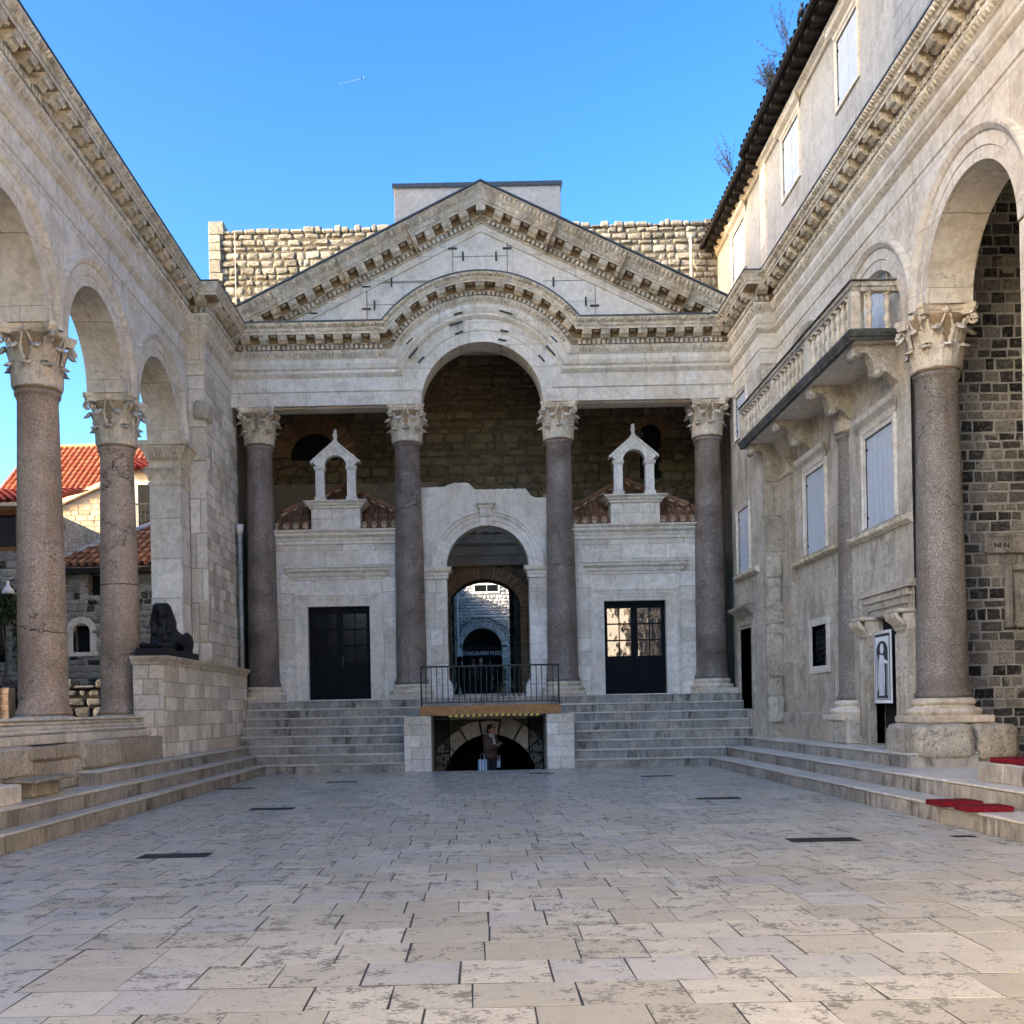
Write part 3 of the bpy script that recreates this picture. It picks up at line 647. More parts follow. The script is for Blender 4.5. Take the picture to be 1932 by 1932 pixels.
colF = column_proto('granite_f', .40, 6.79, 1.03, .43, .352, .60, 5)
XC = (-6.08, -1.89, 2.40, 6.62)
for i, x in enumerate(XC): place_col(colF, portico, x, 29.05, 2.33, i * pi / 2, i == 0)

# ---------------------------------------------------------------- side arcades
YB = 25.8; Y0 = 3.6
BAYS = [6.03, 9.86, 13.85, 17.70, 21.56]     # support axes, then the jamb at 25.0
def arcade(side, xf, xb):
    """side +1: face looks towards +X (left of the court)"""
    nm = 'left' if side > 0 else 'right'
    if side > 0: root = thing('column_arcade', 'stone arcade on granite columns left of the paved court with sky seen through its arches', 'arcade', (xf, 15, 0))
    else: root = thing('column_arcade', 'stone arcade right of the paved court whose far bays are walled up behind a balcony', 'arcade', (xf, 15, 0))
    N = side; X = lambda p: xf + N * p
    # entablature with the break forward near the portico
    brk = xb
    def path(p, h): return [(xf + N * p, Y0, ZA + h), (xf + N * p, YB - p, ZA + h), (brk + N * p, YB - p, ZA + h), (brk + N * p, YF - p, ZA + h)]
    mb = MB(); rows = [path(p, h) for p, h in PF]; loft_ent(mb, rows)
    o = MB()
    ornament(o, lambda t, p, h: Vector((xf + N * p, t, ZA + h)), Y0 + .1, YB - .5)
    ornament(o, lambda t, p, h: Vector((brk + N * p, t, ZA + h)), YB - .1, YF - .25)
    ornament(o, lambda t, p, h: Vector((t, YB - p, ZA + h)), min(xf + N * .25, brk + N * .2), max(xf + N * .25, brk + N * .2))
    mb.add(o.v, o.f, 1)
    if side > 0: mb.box(xf - .75, xf - .02, Y0, YB + .3, ZA, ZA + 2.12, 0)
    mb.build('entablature', [M['arc'], M['carve'], M['stain_shade']], root)
    f = MB(); f.loft([path(.535, 2.15), path(.535, 2.175), path(-.75, 2.22)]); f.build('lead_flashing', M['lead'], root)
    # arch wall
    zs, r = 8.27, 1.46; w = MB(); sup = BAYS + [25.39]
    xbk = xf - N * .76; zt = ZA + .001
    edges = [Y0]
    def strip(y0, y1, z0, z1, a0=None):
        w.quad((xf, y0, z0), (xf, y1, z0), (xf, y1, z1), (xf, y0, z1)); w.quad((xbk, y0, z0), (xbk, y1, z0), (xbk, y1, z1), (xbk, y0, z1))
    prev = Y0
    for i in range(len(sup) - 1):
        yc = (sup[i] + sup[i + 1]) / 2 + (.0 if i < len(sup) - 2 else -.03)
        strip(prev, yc - r, zs, zt); w.quad((xf, prev, zs), (xf, yc - r, zs), (xbk, yc - r, zs), (xbk, prev, zs)); prev = yc + r
        n = 28; pts = [(yc - r * cos(pi * k / n), zs + r * sin(pi * k / n)) for k in range(n + 1)]
        for k in range(n):
            (a, za), (b, zb) = pts[k], pts[k + 1]
            for xx in (xf, xbk): w.quad((xx, a, za), (xx, b, zb), (xx, b, zt), (xx, a, zt))
            w.quad((xf, a, za), (xf, b, zb), (xbk, b, zb), (xbk, a, za))
        # archivolt
        AP = [(0, 1.46), (.03, 1.46), (.03, 1.64), (.05, 1.65), (.05, 1.83), (.08, 1.85), (.13, 1.93), (.13, 1.97), (0, 2.0)]
        rows = [[(xf + N * (p + .002), yc - q_ * cos(pi * k / 40), zs + q_ * sin(pi * k / 40)) for k in range(41)] for p, q_ in AP]
        # neighbouring archivolts meet over the capital: clip at the axis
        rows = [[(x, max(sup[i] + .0, min(sup[i + 1], y)), z) for x, y, z in rw] for rw in rows]
        w.loft(rows, 0)
    strip(prev, YB + .3, zs, zt)
    w.build('arch_wall', M['arc'], root)
    return root
arcL = arcade(1, -7.19, -6.75); arcR = arcade(-1, 7.69, 7.27)
colL = column_proto('granite_l', .43, 5.58, 1.06, .41, .335, .60, 9, 'roughwarm')
colR = column_proto('granite_r', .43, 5.58, 1.06, .41, .335, .60, 21, 'cap', 0)
for i, y in enumerate((17.70, 21.56, 13.85, 9.86)): place_col(colL, arcL, -7.52, y, 1.63, (i % 4) * pi / 2, i == 0)
for i, y in enumerate((17.70, 21.56)): place_col(colR, arcR, 8.02, y, 1.63, pi / 2 * i, i == 0)
# left pier with pilaster capital, right pier ruined
def pier(root, side, xf, xb):
    N = side; m = MB()
    # jamb shaft under the arch
    x0 = xf - N * .76
    blocks(m, (min(x0, xf), 25.02, .72), (1, 0, 0), (0, 0, 1), (0, -1, 0), .76, 6.52, (.85, 1.0), (.8, .9), .008, .006, .01)
    blocks(m, (xf, 25.02, .72), (0, 1, 0), (0, 0, 1), (N, 0, 0), .78, 9.43, (.85, 1.0), (.8, .9), .008, .004, .01)
    blocks(m, (x0, 25.02, .72), (0, 1, 0), (0, 0, 1), (-N, 0, 0), .78, 9.43, (.85, 1.0), (.8, .9), .008, .004, .01)
    # forward part
    keep = None
    blocks(m, (min(xf, xb), YB, .72), (1, 0, 0), (0, 0, 1), (0, -1, 0), .44, 9.43, (.8, 1.0), (.44, .5), .01, .01, .015, irr=.004)
    m.build('pier', [M['ashlar'] if side > 0 else M['roughwarm'], M['mortar']], root)
    c = MB(); xm0, xm1 = min(x0, xf), max(x0, xf)
    rows = []
    for e, z in ((.0, 7.2), (.03, 7.22), (.03, 7.27), (.0, 7.3), (.0, 7.75), (.05, 7.85), (.14, 8.05), (.18, 8.12), (.18, 8.16), (.22, 8.16), (.22, 8.268)):
        rows.append([(xm0 - e, 25.02 - e, z), (xm1 + e, 25.02 - e, z), (xm1 + e, 25.9, z), (xm0 - e, 25.9, z)])
    c.loft(rows, 0, True, False, True)
    for k in range(9):   # flutes under the abacus
        x = xm0 + .06 + k * (xm1 - xm0 - .12) / 8; c.tube([(x, 24.99, 7.82), (x, 24.93, 7.95), (x, 24.85, 8.08)], .028, 6)
    for x in (xm0 + .02, (xm0 + xm1) / 2, xm1 - .02):
        for s in range(-3, 4):
            c.tube([(x, 24.99, 7.34), (x + s * .03, 24.97, 7.5), (x + s * .055, 24.93, 7.62), (x + s * .045, 24.9, 7.70 - abs(s) * .03)], [.02, .024, .02, .01], 5)
    c.build('pilaster_capital', M['cap'], root)
pier(arcL, 1, -7.19, -6.75); pier(arcR, -1, 7.69, 7.27)
# small-block wall between pier and portico (left)
m = MB()
blocks(m, (-6.75, YB, 1.0), (0, 1, 0), (0, 0, 1), (1, 0, 0), 3.4, 8.3, (.26, .34), (.28, .55), .012, .010, .008, irr=.003)
blocks(m, (-6.75, YB, 9.3), (0, 1, 0), (0, 0, 1), (1, 0, 0), 3.4, .85, (.42, .43), (.8, 1.4), .008, .004, .008)
m.box(-8.0, -6.80, YB + .05, 33.6, 0, ZA + 2.1, 1); m.box(-8.0, -6.6, YF + .55, 33.6, ZA + 2.1, ZA + 2.6, 1)
m.build('end_wall', [M['smallash'], M['mortar']], arcL)
# right square pier next to the camera side
m = MB()
blocks(m, (7.69, 13.42, .72), (0, 1, 0), (0, 0, 1), (-1, 0, 0), .92, 7.55, (.9, 1.2), (.92, .95), .006, .004, .01)
blocks(m, (7.69, 13.42, .72), (1, 0, 0), (0, 0, 1), (0, -1, 0), .8, 7.55, (.9, 1.2), (.8, .9), .006, .004, .01)
m.box(7.72, 8.45, 13.45, 14.31, .7, 8.268, 0)
for y in (9.86, 6.03): m.box(7.70, 8.45, y - .4, y + .4, .7, 8.268, 0)
m.box(7.70, 8.45, Y0, 4.2, .7, 8.268, 0)
m.build('square_pier', [M['arc'], M['mortar']], arcR)
m = MB(); m.box(-7.95, -7.2, Y0, 4.2, .7, 8.268, 0); m.box(-7.9, -7.25, 5.63, 6.43, .7, 8.268, 0); m.build('square_pier', M['arc'], arcL)
# stylobates
m = MB()
blocks(m, (-6.46, Y0, .0), (0, 1, 0), (0, 0, 1), (1, 0, 0), 16.9 - Y0, 1.18, (.46, .50), (.7, 1.5), .012, .02, .03, irr=.008)
m.bbox(-8.5, -6.50, Y0, 20.85, 0, 1.15, .02)
m.bbox(-8.4, -6.47, 18.35, 20.9, .6, 1.18, .012)
m.bbox(-8.45, -6.40, 16.62, 18.33, .74, 1.19, .06)       # worn block under the near column
m.bbox(-8.4, -6.44, 12.9, 14.8, .74, 1.19, .05)
m.build('stylobate', [M['roughwarm'], M['mortar']], arcL)
m = MB()
for xf_, z0, z1, bb in ((-6.70, 1.185, 1.325, .012), (-6.76, 1.335, 1.40, .03), (-6.83, 1.40, 1.47, .02), (-6.85, 1.478, 1.535, .02), (-6.82, 1.545, 1.592, .01)):
    y = Y0
    while y < 20.9:
        e = min(y + R.uniform(1.4, 2.4), 20.9); m.bbox(-8.3, xf_, y, e - .006, z0, z1, bb); y = e
m.build('base_course', M['trim'], arcL)
# ---------------------------------------------------------------- ground, paving, steps
HS = .241; TS = .257; YS = 26.5
g_ = MB(); holed(g_, lambda u, v, d: Vector((u, v, -.0058 - d)), -400, 400, -400, 600, [(-1.25, 1.74, 26.5, 34.0)], 2.5)
g_.build('ground', M['joint'])['kind'] = 'structure'
pv = MB()
blocks(pv, (-5.58, -9, 0), (1, 0, 0), (0, 1, 0), (0, 0, 1), 11.53, 35.5, (.48, .55), (.43, .64), .011, .0008, .0003, irr=.006, back=None)
o = pv.build('courtyard_paving', M['paving']); o['kind'] = 'structure'
def run_step(mb, axis, a0, a1, b0, b1, z0, z1, mi=0):
    u = a0
    while u < a1 - .01:
        l = R.uniform(.9, 1.7); e = min(u + l, a1)
        if a1 - e < .4: e = a1
        d = R.uniform(-.006, .006); dz = R.uniform(-.004, .003)
        sg = 1 if b1 > b0 else -1; q0 = b0 + d + sg * .022
        if axis == 'y': mb.bbox(q0, b1, u + .003, e - .003, z0, z1 - .045, .004, 0); mb.bbox(b0 + d, b1, u + .003, e - .003, z1 - .038, z1 + dz, .010, 1)
        else: mb.bbox(u + .003, e - .003, q0, b1, z0, z1 - .045, .004, 0); mb.bbox(u + .003, e - .003, b0 + d, b1, z1 - .038, z1 + dz, .010, 1)
        u = e
# left side steps
m = MB()
run_step(m, 'y', 2, YS + TS, -5.58, -5.86, -.02, HS); run_step(m, 'y', 2, YS + 2 * TS, -5.85, -6.46, -.02, 2 * HS); run_step(m, 'y', 16.4, YS + 3 * TS, -6.12, -6.455, .3, 3 * HS)
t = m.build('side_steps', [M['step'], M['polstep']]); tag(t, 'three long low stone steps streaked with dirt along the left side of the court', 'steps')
m = MB()
run_step(m, 'y', 2, YS + TS, 5.95, 6.47, -.02, HS); run_step(m, 'y', 2, YS + 2 * TS, 6.46, 8.6, -.02, 2 * HS); run_step(m, 'y', 16.84, YS + 3 * TS, 7.0, 8.2, .3, 3 * HS)
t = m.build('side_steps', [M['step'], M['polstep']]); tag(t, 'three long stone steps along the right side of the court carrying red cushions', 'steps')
# facade stairs
for lab, side in (('left flight of grey stone stairs between the sphinx wall and the cellar entrance', -1), ('right flight of dark streaked stone stairs between the cellar entrance and the right house', 1)):
    m = MB()
    for k in range(8):
        if side < 0: a0, a1 = (-5.58, -5.85, -6.12, -6.405, -6.405, -6.405, -6.405, -6.405)[k], (-1.965 if k < 6 else -1.55)
        else: a0, a1 = (2.455 if k < 6 else 2.13), (5.95, 6.46, 7.0, 7.26, 7.26, 7.26, 7.26, 7.26)[k]
        run_step(m, 'x', a0, a1, YS + TS * k, YS + TS * k + .9 if k < 7 else 29.4, HS * k - .25, HS * (k + 1))
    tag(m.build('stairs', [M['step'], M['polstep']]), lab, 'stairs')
m = MB()
m.bbox(-1.545, 2.125, 28.30, 29.4, 1.45, 1.925, .015, 0)
m.box(-6.74, 7.26, 29.41, 33.4, 1.5, 1.925, 0)
m.build('platform', M['step'], portico)

# ---------------------------------------------------------------- cellar entrance
cel = thing('cellar_entrance', 'dark arched cellar opening under the timber bridge between two pale block piers', 'cellar entrance', (.25, 28.4, 0))
for x0, x1 in ((-1.96, -1.25), (1.74, 2.45)):
    m = MB(); blocks(m, (x0, 26.47, 0), (1, 0, 0), (0, 0, 1), (0, -1, 0), x1 - x0, 1.43, (.27, .33), (.3, .5), .006, .002, .006)
    xi, n = (x1, 1) if x0 < 0 else (x0, -1)
    blocks(m, (xi, 26.47, -1.4), (0, 1, 0), (0, 0, 1), (n, 0, 0), 1.95, 2.83, (.27, .33), (.4, .7), .006, .002, .006)
    m.box(x0 + .01, x1 - .01, 26.49, 28.3, -.1, 1.432, 0)
    m.build('pier', [M['ashlar'], M['mortar']], cel)
m = MB()
yA = 28.45; cz = -.42; ra = 1.30; acx = .29
for k in range(9):     # voussoirs
    a0, a1 = pi * k / 9 + .018, pi * (k + 1) / 9 - .018; r1 = ra + R.uniform(.36, .5); d = R.uniform(-.02, .02)
    pts = [(acx + q_ * cos(a), cz + q_ * sin(a)) for a, q_ in ((a0, ra), ((a0 + a1) / 2, ra * 1.004), (a1, ra), (a1, r1), ((a0 + a1) / 2, r1 * 1.01), (a0, r1))]
    m.prism(pts, 'y', yA - .07 + d, yA + .6, 0)
holed(m, lambda u, v, d: Vector((u, yA + .03 + d, v)), -1.25, 1.74, -1.6, 1.9, [], .1, 0)
m2 = MB()
n = 24; X0, X1 = -1.25, 1.74
pts = [(acx + (ra + .3) * cos(pi * k / n), cz + (ra + .3) * sin(pi * k / n)) for k in range(n + 1)]
blocks(m2, (X0, yA, cz + ra + .42), (1, 0, 0), (0, 0, 1), (0, -1, 0), X1 - X0, 1.88 - (cz + ra + .42), (.25, .32), (.35, .6), .012, .01, .015, irr=.008)
m3 = MB()
for k in range(n):
    (a, za), (b, zb) = pts[k], pts[k + 1]; m3.quad((a, yA + .02, za), (b, yA + .02, zb), (b, yA + .02, 1.88), (a, yA + .02, 1.88), 0)
for s, xx in ((-1, X0), (1, X1)):
    xa = acx + s * (ra + .3); m3.quad((xx, yA + .02, -1.8), (xa, yA + .02, -1.8), (xa, yA + .02, 1.88), (xx, yA + .02, 1.88), 0)
mm = MB(); mm.add(m2.v, m2.f, 0); [mm.m.__setitem__(i, v) for i, v in enumerate(m2.m)]
arch = MB(); arch.add([v for v in m.v[:9 * 12]], [f for f in m.f if max(f) < 9 * 12], 0); arch.build('stone_arch', M['roughwarm'], cel)
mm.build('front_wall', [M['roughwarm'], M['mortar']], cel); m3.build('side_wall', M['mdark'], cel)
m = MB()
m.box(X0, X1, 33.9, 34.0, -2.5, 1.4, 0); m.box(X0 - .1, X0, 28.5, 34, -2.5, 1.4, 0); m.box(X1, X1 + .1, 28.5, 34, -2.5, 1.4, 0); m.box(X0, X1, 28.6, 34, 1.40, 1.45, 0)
m.build('passage', M['shade_black'], cel)
m = MB()
for k in range(10): m.bbox(X0, X1, YS + .01 + .28 * k, YS + .29 + .28 * k, -2.2, -.15 * (k + 1), .01)
m.box(X0, X1, YS + 2.8, 34, -2.3, -1.65)
m.build('descending_steps', M['step'], cel)
for i, (xa, ya, xb, yb, lab) in enumerate(((-1.19, 27.35, -.84, 28.3, 'black iron gate leaf folded back at the left of the cellar opening'), (1.68, 27.2, 1.36, 28.3, 'black iron gate leaf folded back at the right of the cellar opening'))):
    g = thing('iron_gate', lab, 'gate', (xa, ya, -.5)); U = Vector((xb - xa, yb - ya, 0)); m = MB(); L = U.length; Un = U.normalized()
    fr = MB()
    for p, q_ in (((0, -.55), (0, 1.40)), ((L, -.55), (L, 1.40)), ((0, 1.38), (L, 1.38)), ((0, -.5), (L, -.5)), ((0, .4), (L, .4))):
        fr.tube([Vector((xa, ya, p[1])) + Un * p[0], Vector((xa, ya, q_[1])) + Un * q_[0]], .02, 4)
    for k in range(1, 8): fr.tube([Vector((xa, ya, -.5)) + Un * L * k / 8, Vector((xa, ya, 1.38)) + Un * L * k / 8], .008, 4)
    fr.build('frame', M['iron'], g)
    for k in range(130):
        c = Vector((xa, ya, R.uniform(-.45, 1.33))) + Un * R.uniform(.03, L - .03); a = R.uniform(0, pi); s = R.uniform(.03, .06)
        u = (Un * cos(a) + Vector((0, 0, 1)) * sin(a)) * s; v = (Un * -sin(a) + Vector((0, 0, 1)) * cos(a)) * s * .45; nn = Un.cross(Vector((0, 0, 1))) * R.uniform(-.02, .02)
        m.add([c - u, c + v + nn, c + u, c - v - nn], [(0, 1, 2, 3)])
    m.build('leaf_lattice', M['iron'], g)

# timber bridge and railing
br = thing('timber_bridge', 'orange timber beam and deck bridging the cellar opening under the railing', 'bridge', (.28, 26.6, 1.45))
m = MB(); m.bbox(-1.54, 2.12, 26.50, 26.62, 1.44, 1.69, .008); m.build('beam', M['wood'], br)
m = MB()
for k in range(11): m.bbox(-1.53, 2.11, 26.63 + k * .151, 26.775 + k * .151, 1.63, 1.685, .004)
m.build('deck', M['greyblk'], br)
tp = thing('warning_tape', 'yellow and black striped hazard tape stuck along the underside of the timber beam', 'tape', (.2, 26.49, 1.4))
m = MB(); x = -.80; k = 0
while x < 1.55:
    z = 1.425 + .006 * sin(x * 3); s = .075
    m.add([(x, 26.488, z - .03), (x + s, 26.488, z - .03), (x + s + .035, 26.488, z + .03), (x + .035, 26.488, z + .03), (x, 26.498, z - .03), (x + s, 26.498, z - .03), (x + s + .035, 26.498, z + .03), (x + .035, 26.498, z + .03)], [(0, 1, 2, 3), (7, 6, 5, 4), (0, 4, 5, 1), (3, 2, 6, 7)], k % 2); x += s; k += 1
m.build('tape_strip', [M['tape_y'], M['tape_k']], tp)
rl = thing('metal_railing', 'black metal railing of thin bars standing on the timber bridge', 'railing', (.28, 26.68, 1.69))
m = MB(); m.box(-1.52, 2.12, 26.655, 26.705, 2.69, 2.735); m.box(-1.52, 2.10, 26.665, 26.695, 1.76, 1.785)
m.build('rail', M['iron'], rl)
for x in (-1.52, 2.06): m = MB(); m.box(x, x + .045, 26.66, 26.70, 1.686, 2.69); m.build('post', M['iron'], rl)
for k in range(24): x = -1.52 + (3.6) * (k + 1) / 25; m = MB(); m.box(x - .011, x + .011, 26.672, 26.690, 1.786, 2.689); m.build('bar', M['iron'], rl)
for xx in (-1.5, 2.08):
    for yy in (27.2, 27.8): pass
m = MB(); m.box(-1.52, -1.49, 26.70, 28.28, 2.70, 2.73); m.box(2.07, 2.10, 26.70, 28.28, 2.70, 2.73); m.build('side_rail', M['iron'], rl)

# ---------------------------------------------------------------- chapels
def shell_door(root, P, x0, x1, z0, z1, lit):
    d = MB(); 
    holes = []
    w = (x1 - x0 - .16) / 2
    for s in range(2):
        a = x0 + .05 + s * (w + .06)
        pw = (w - .16) / 2
        for i in range(2):
            for j in range(3):
                ua = a + .06 + i * (pw + .03); va = z1 - .16 - .47 * (j + 1); holes.append((ua, ua + pw, va, va + .43))
    holed(d, P, x0, x1, z0, z1, holes, .03)
    for s in range(2):
        a = x0 + .05 + s * (w + .06); d.box(a + .07, a + w - .07, P(0, 0, -.02).y, P(0, 0, 0).y, z0 + .12, z0 + .95)
    door = d.build('door', M['darkwood'], root)
    for h in holes:
        g = MB(); g.quad(P(h[0], h[2], .02), P(h[1], h[2], .02), P(h[1], h[3], .02), P(h[0], h[3], .02)); g.build('pane', M['glass' if lit else 'dglass'], door)
    h = MB(); cx = (x0 + x1) / 2 + .06; h.box(cx, cx + .03, P(0, 0, -.03).y, P(0, 0, 0).y, z0 + 1.0, z0 + 1.26); h.tube([P(cx + .015, z0 + 1.16, -.05), P(cx + .12, z0 + 1.16, -.05)], .012, 6); h.build('handle', M['rust'], door)
def chapel(dx, gx, xL, xR, lab, glab, lit):
    root = thing('chapel', lab, 'chapel', (dx, 29.2, 1.93)); yw = 29.2
    dw, dt = .885, 4.60
    m = MB(); yb = (0, -1, 0)
    hl, hr = dx - dw - .40, dx + dw + .40
    blocks(m, (xL, yw, 1.93), (1, 0, 0), (0, 0, 1), yb, hl - xL, 3.05, (.36, .42), (.8, 1.6), .006, .002, .005)
    blocks(m, (hr, yw, 1.93), (1, 0, 0), (0, 0, 1), yb, xR - hr, 3.05, (.36, .42), (.8, 1.6), .006, .002, .005)
    blocks(m, (xL, yw, 4.985), (1, 0, 0), (0, 0, 1), yb, xR - xL, 1.40, (.34, .44), (.8, 1.3), .006, .002, .005)
    m.box(xL, hl - .0, yw + .03, yw + .5, 1.93, 6.38, 1); m.box(hr, xR, yw + .03, yw + .5, 1.93, 6.38, 1); m.box(hl, hr, yw + .03, yw + .5, 5.0, 6.38, 1)
    m.box(xL, xL + .3, yw + .5, 33.3, 1.93, 6.38, 1); m.box(xR - .3, xR, yw + .5, 33.3, 1.93, 6.38, 1)
    m.build('wall', [M['ashlar'], M['mortar']], root)
    P = lambda u, v, d: Vector((u, yw + d, v))
    fr = MB()
    prof = [(.40, .30), (.40, -.035), (.345, -.045), (.34, -.06), (.29, -.06), (.285, -.04), (.20, -.035), (.195, -.015), (.11, -.01), (.105, .012), (.0, .015), (.0, .30)]
    rows = []
    for o_, d in prof: rows.append([P(dx - dw - o_, 1.93, d), P(dx - dw - o_, dt + o_, d), P(dx + dw + o_, dt + o_, d), P(dx + dw + o_, 1.93, d)])
    fr.loft(rows); fr.build('door_frame', M['trim'], root)
    shell_door(root, lambda u, v, d: Vector((u, yw + .22 + d, v)), dx - dw, dx + dw, 1.93, dt, lit)
    h = MB(); molding(h, P, [(0, 5.36), (.04, 5.37), (.04, 5.42), (.08, 5.45), (.10, 5.50), (.10, 5.53), (.2, 5.60), (.2, 5.64), (.24, 5.68), (0, 5.70)], dx - 1.30, dx + 1.30, mitre=1); h.build('door_hood', M['trim'], root)
    c = MB(); molding(c, P, [(0, 6.36), (.05, 6.37), (.05, 6.47), (.08, 6.48), (.08, 6.53), (.17, 6.60), (.18, 6.62), (.18, 6.66), (.25, 6.72), (.26, 6.76), (0, 6.79)], xL, xR); c.build('cornice', M['trim'], root)
    # tiled hip roof
    ap = Vector((gx, 31.4, 8.42)); hw = 2.42; e0 = Vector((gx - hw, yw + .08, 6.84)); V = Vector((0, ap.y - e0.y, ap.z - e0.z))
    r = MB(); L = V.length
    tile_roof(r, e0, (1, 0, 0), V, int(2 * hw / .28), 7, .28, keep=lambda u, v: abs(u - hw) < hw * (1 - v / L) + .1 and xL - gx + hw < u < xR - gx + hw, mi=0)
    e1 = Vector((gx + hw, e0.y, e0.z)); r.add([e0, e1, ap], [(0, 1, 2)], 0); r.add([e0, Vector((gx - hw, 33.3, e0.z)), Vector((gx, 33.3, ap.z)), ap], [(0, 1, 2, 3)], 0); r.add([e1, Vector((gx + hw, 33.3, e0.z)), Vector((gx, 33.3, ap.z)), ap], [(0, 1, 2, 3)], 0)
    for e in (e0, e1):
        t0 = .30; pts = [e.lerp(ap, t0 + (1 - t0) * k / 8) + Vector((0, 0, .12)) for k in range(9)]; r.tube(pts, .085, 7, 0)
        r.tube([p + Vector((0, -.06, -.10)) for p in pts], .04, 5, 1)
    u = .14
    while u < 2 * hw:
        X = gx - hw + u
        if xL + .15 < X < xR - .15 and abs(X - gx) > .72: r.lathe([(.085, 0), (.085, .01)], (0, 0, 0), 10, 1, False); vs = r.v[-20:]; r.v[-20:] = [(X + v[0], yw + .02 + v[2] * 4, 6.91 + v[1]) for v in vs]
        u += .28
    r.build('tiled_roof', [M['tile_b'], M['tileend']], root)
    # bell gable
    bg = MB(); blocks(bg, (gx - .70, yw - .06, 6.79), (1, 0, 0), (0, 0, 1), yb, 1.40, .58, (.28, .30), (.45, .8), .006, .001, .004); bg.box(gx - .70, gx + .70, yw - .05, yw + .5, 6.77, 7.372, 0)
    b = bg.build('bell_gable', [M['trim'], M['mortar']], root)
    s = MB(); rows = [[(gx - .70 - e, yw - .06 - e, z), (gx + .70 + e, yw - .06 - e, z), (gx + .70 + e, yw + .5 + e, z), (gx - .70 - e, yw + .5 + e, z)] for e, z in ((0, 7.372), (.05, 7.39), (.05, 7.43), (.12, 7.48), (.12, 7.51), (.20, 7.56), (.20, 7.585))]
    s.loft(rows, 0, True, False, True); s.build('slab', M['trim'], b)
    for sg in (-1, 1):
        x = gx + sg * .45; p = MB(); y0, y1 = yw + .02, yw + .26
        p.bbox(x - .16, x + .16, y0 - .02, y1 + .02, 7.586, 7.74, .01); p.bbox(x - .125, x + .125, y0, y1, 7.741, 8.50, .012); p.bbox(x - .15, x + .15, y0 - .02, y1 + .02, 8.50, 8.54, .006); p.bbox(x - .165, x + .165, y0 - .035, y1 + .035, 8.541, 8.60, .006)
        p.build('pillar', M['trim'], b)
    a = MB(); y0, y1 = yw + .01, yw + .27; n = 14; rr = .315
    arc = [(gx - rr * cos(pi * k / n), 8.602 + rr * sin(pi * k / n)) for k in range(n + 1)]
    tp_ = [(gx - .60, 8.602), (gx - .68, 8.72)] + [(gx, 9.30)] + [(gx + .68, 8.72), (gx + .60, 8.602)]
    top = lambda x: 9.30 - abs(x - gx) * .58 / .68
    xs = [gx - .66, gx - .55, gx - rr] ; 
    for k in range(n):
        (p0, z0), (p1, z1) = arc[k], arc[k + 1]
        for yy in (y0, y1): a.quad((p0, yy, z0), (p1, yy, z1), (p1, yy, top(p1)), (p0, yy, top(p0)))
        a.quad((p0, y0, z0), (p1, y0, z1), (p1, y1, z1), (p0, y1, z0))
    for sg in (-1, 1):
        a.prism([(gx + sg * rr, 8.602), (gx + sg * .52, 8.602), (gx + sg * .66, 8.74), (gx + sg * rr, top(gx + rr))], 'y', y0, y1)
        a.prism([(gx, 9.27), (gx, 9.35), (gx + sg * .72, 8.735), (gx + sg * .70, 8.67)], 'y', y0 - .035, y1 + .035)
    for ax_, az_, q_ in ((gx, 9.06, .055), (gx - .42, 8.72, .045), (gx + .42, 8.72, .045)):
        a.lathe([(q_, 0), (q_, .02), (q_ * .6, .02), (q_ * .55, .005), (q_ * .3, .02)], (0, 0, 0), 10); vs = a.v[-50:]; a.v[-50:] = [(ax_ + v[0], y0 - v[2], az_ + v[1]) for v in vs]
    a.build('gable_arch', M['trim'], b)
    f = MB(); f.lathe([(.11, 0), (.06, .06), (.05, .12), (.075, .20), (.085, .22), (.06, .24), (.045, .27), (.06, .31), (.05, .35), (.01, .38)], (gx, yw + .14, 9.30), 10); f.build('finial', M['trim'], b)
    if glab:
        l = MB(); l.ball((xL + .62, yw - .26, 6.50), .16, .13, .19, 12, 8); l.ball((xL + .62, yw - .39, 6.45), .07, .08, .06, 8, 6); l.ball((xL + .52, yw - .34, 6.60), .05, .05, .05, 6, 5); l.ball((xL + .72, yw - .34, 6.60), .05, .05, .05, 6, 5)
        for k in range(9): aa = k * 2 * pi / 9; l.ball((xL + .62 + .16 * cos(aa), yw - .24, 6.50 + .19 * sin(aa)), .055, .06, .055, 6, 5)
        l.build('lion_head', M['cap'], root)
    return root
chapel(-3.955, -3.97, -6.45, -1.50, 'pale block chapel with dark glazed door in the left bay of the portico', None, False)
chapel(4.505, 4.56, 1.99, 7.0, 'pale block chapel with carved lion head on its cornice in the right portico bay', 'lion', True)

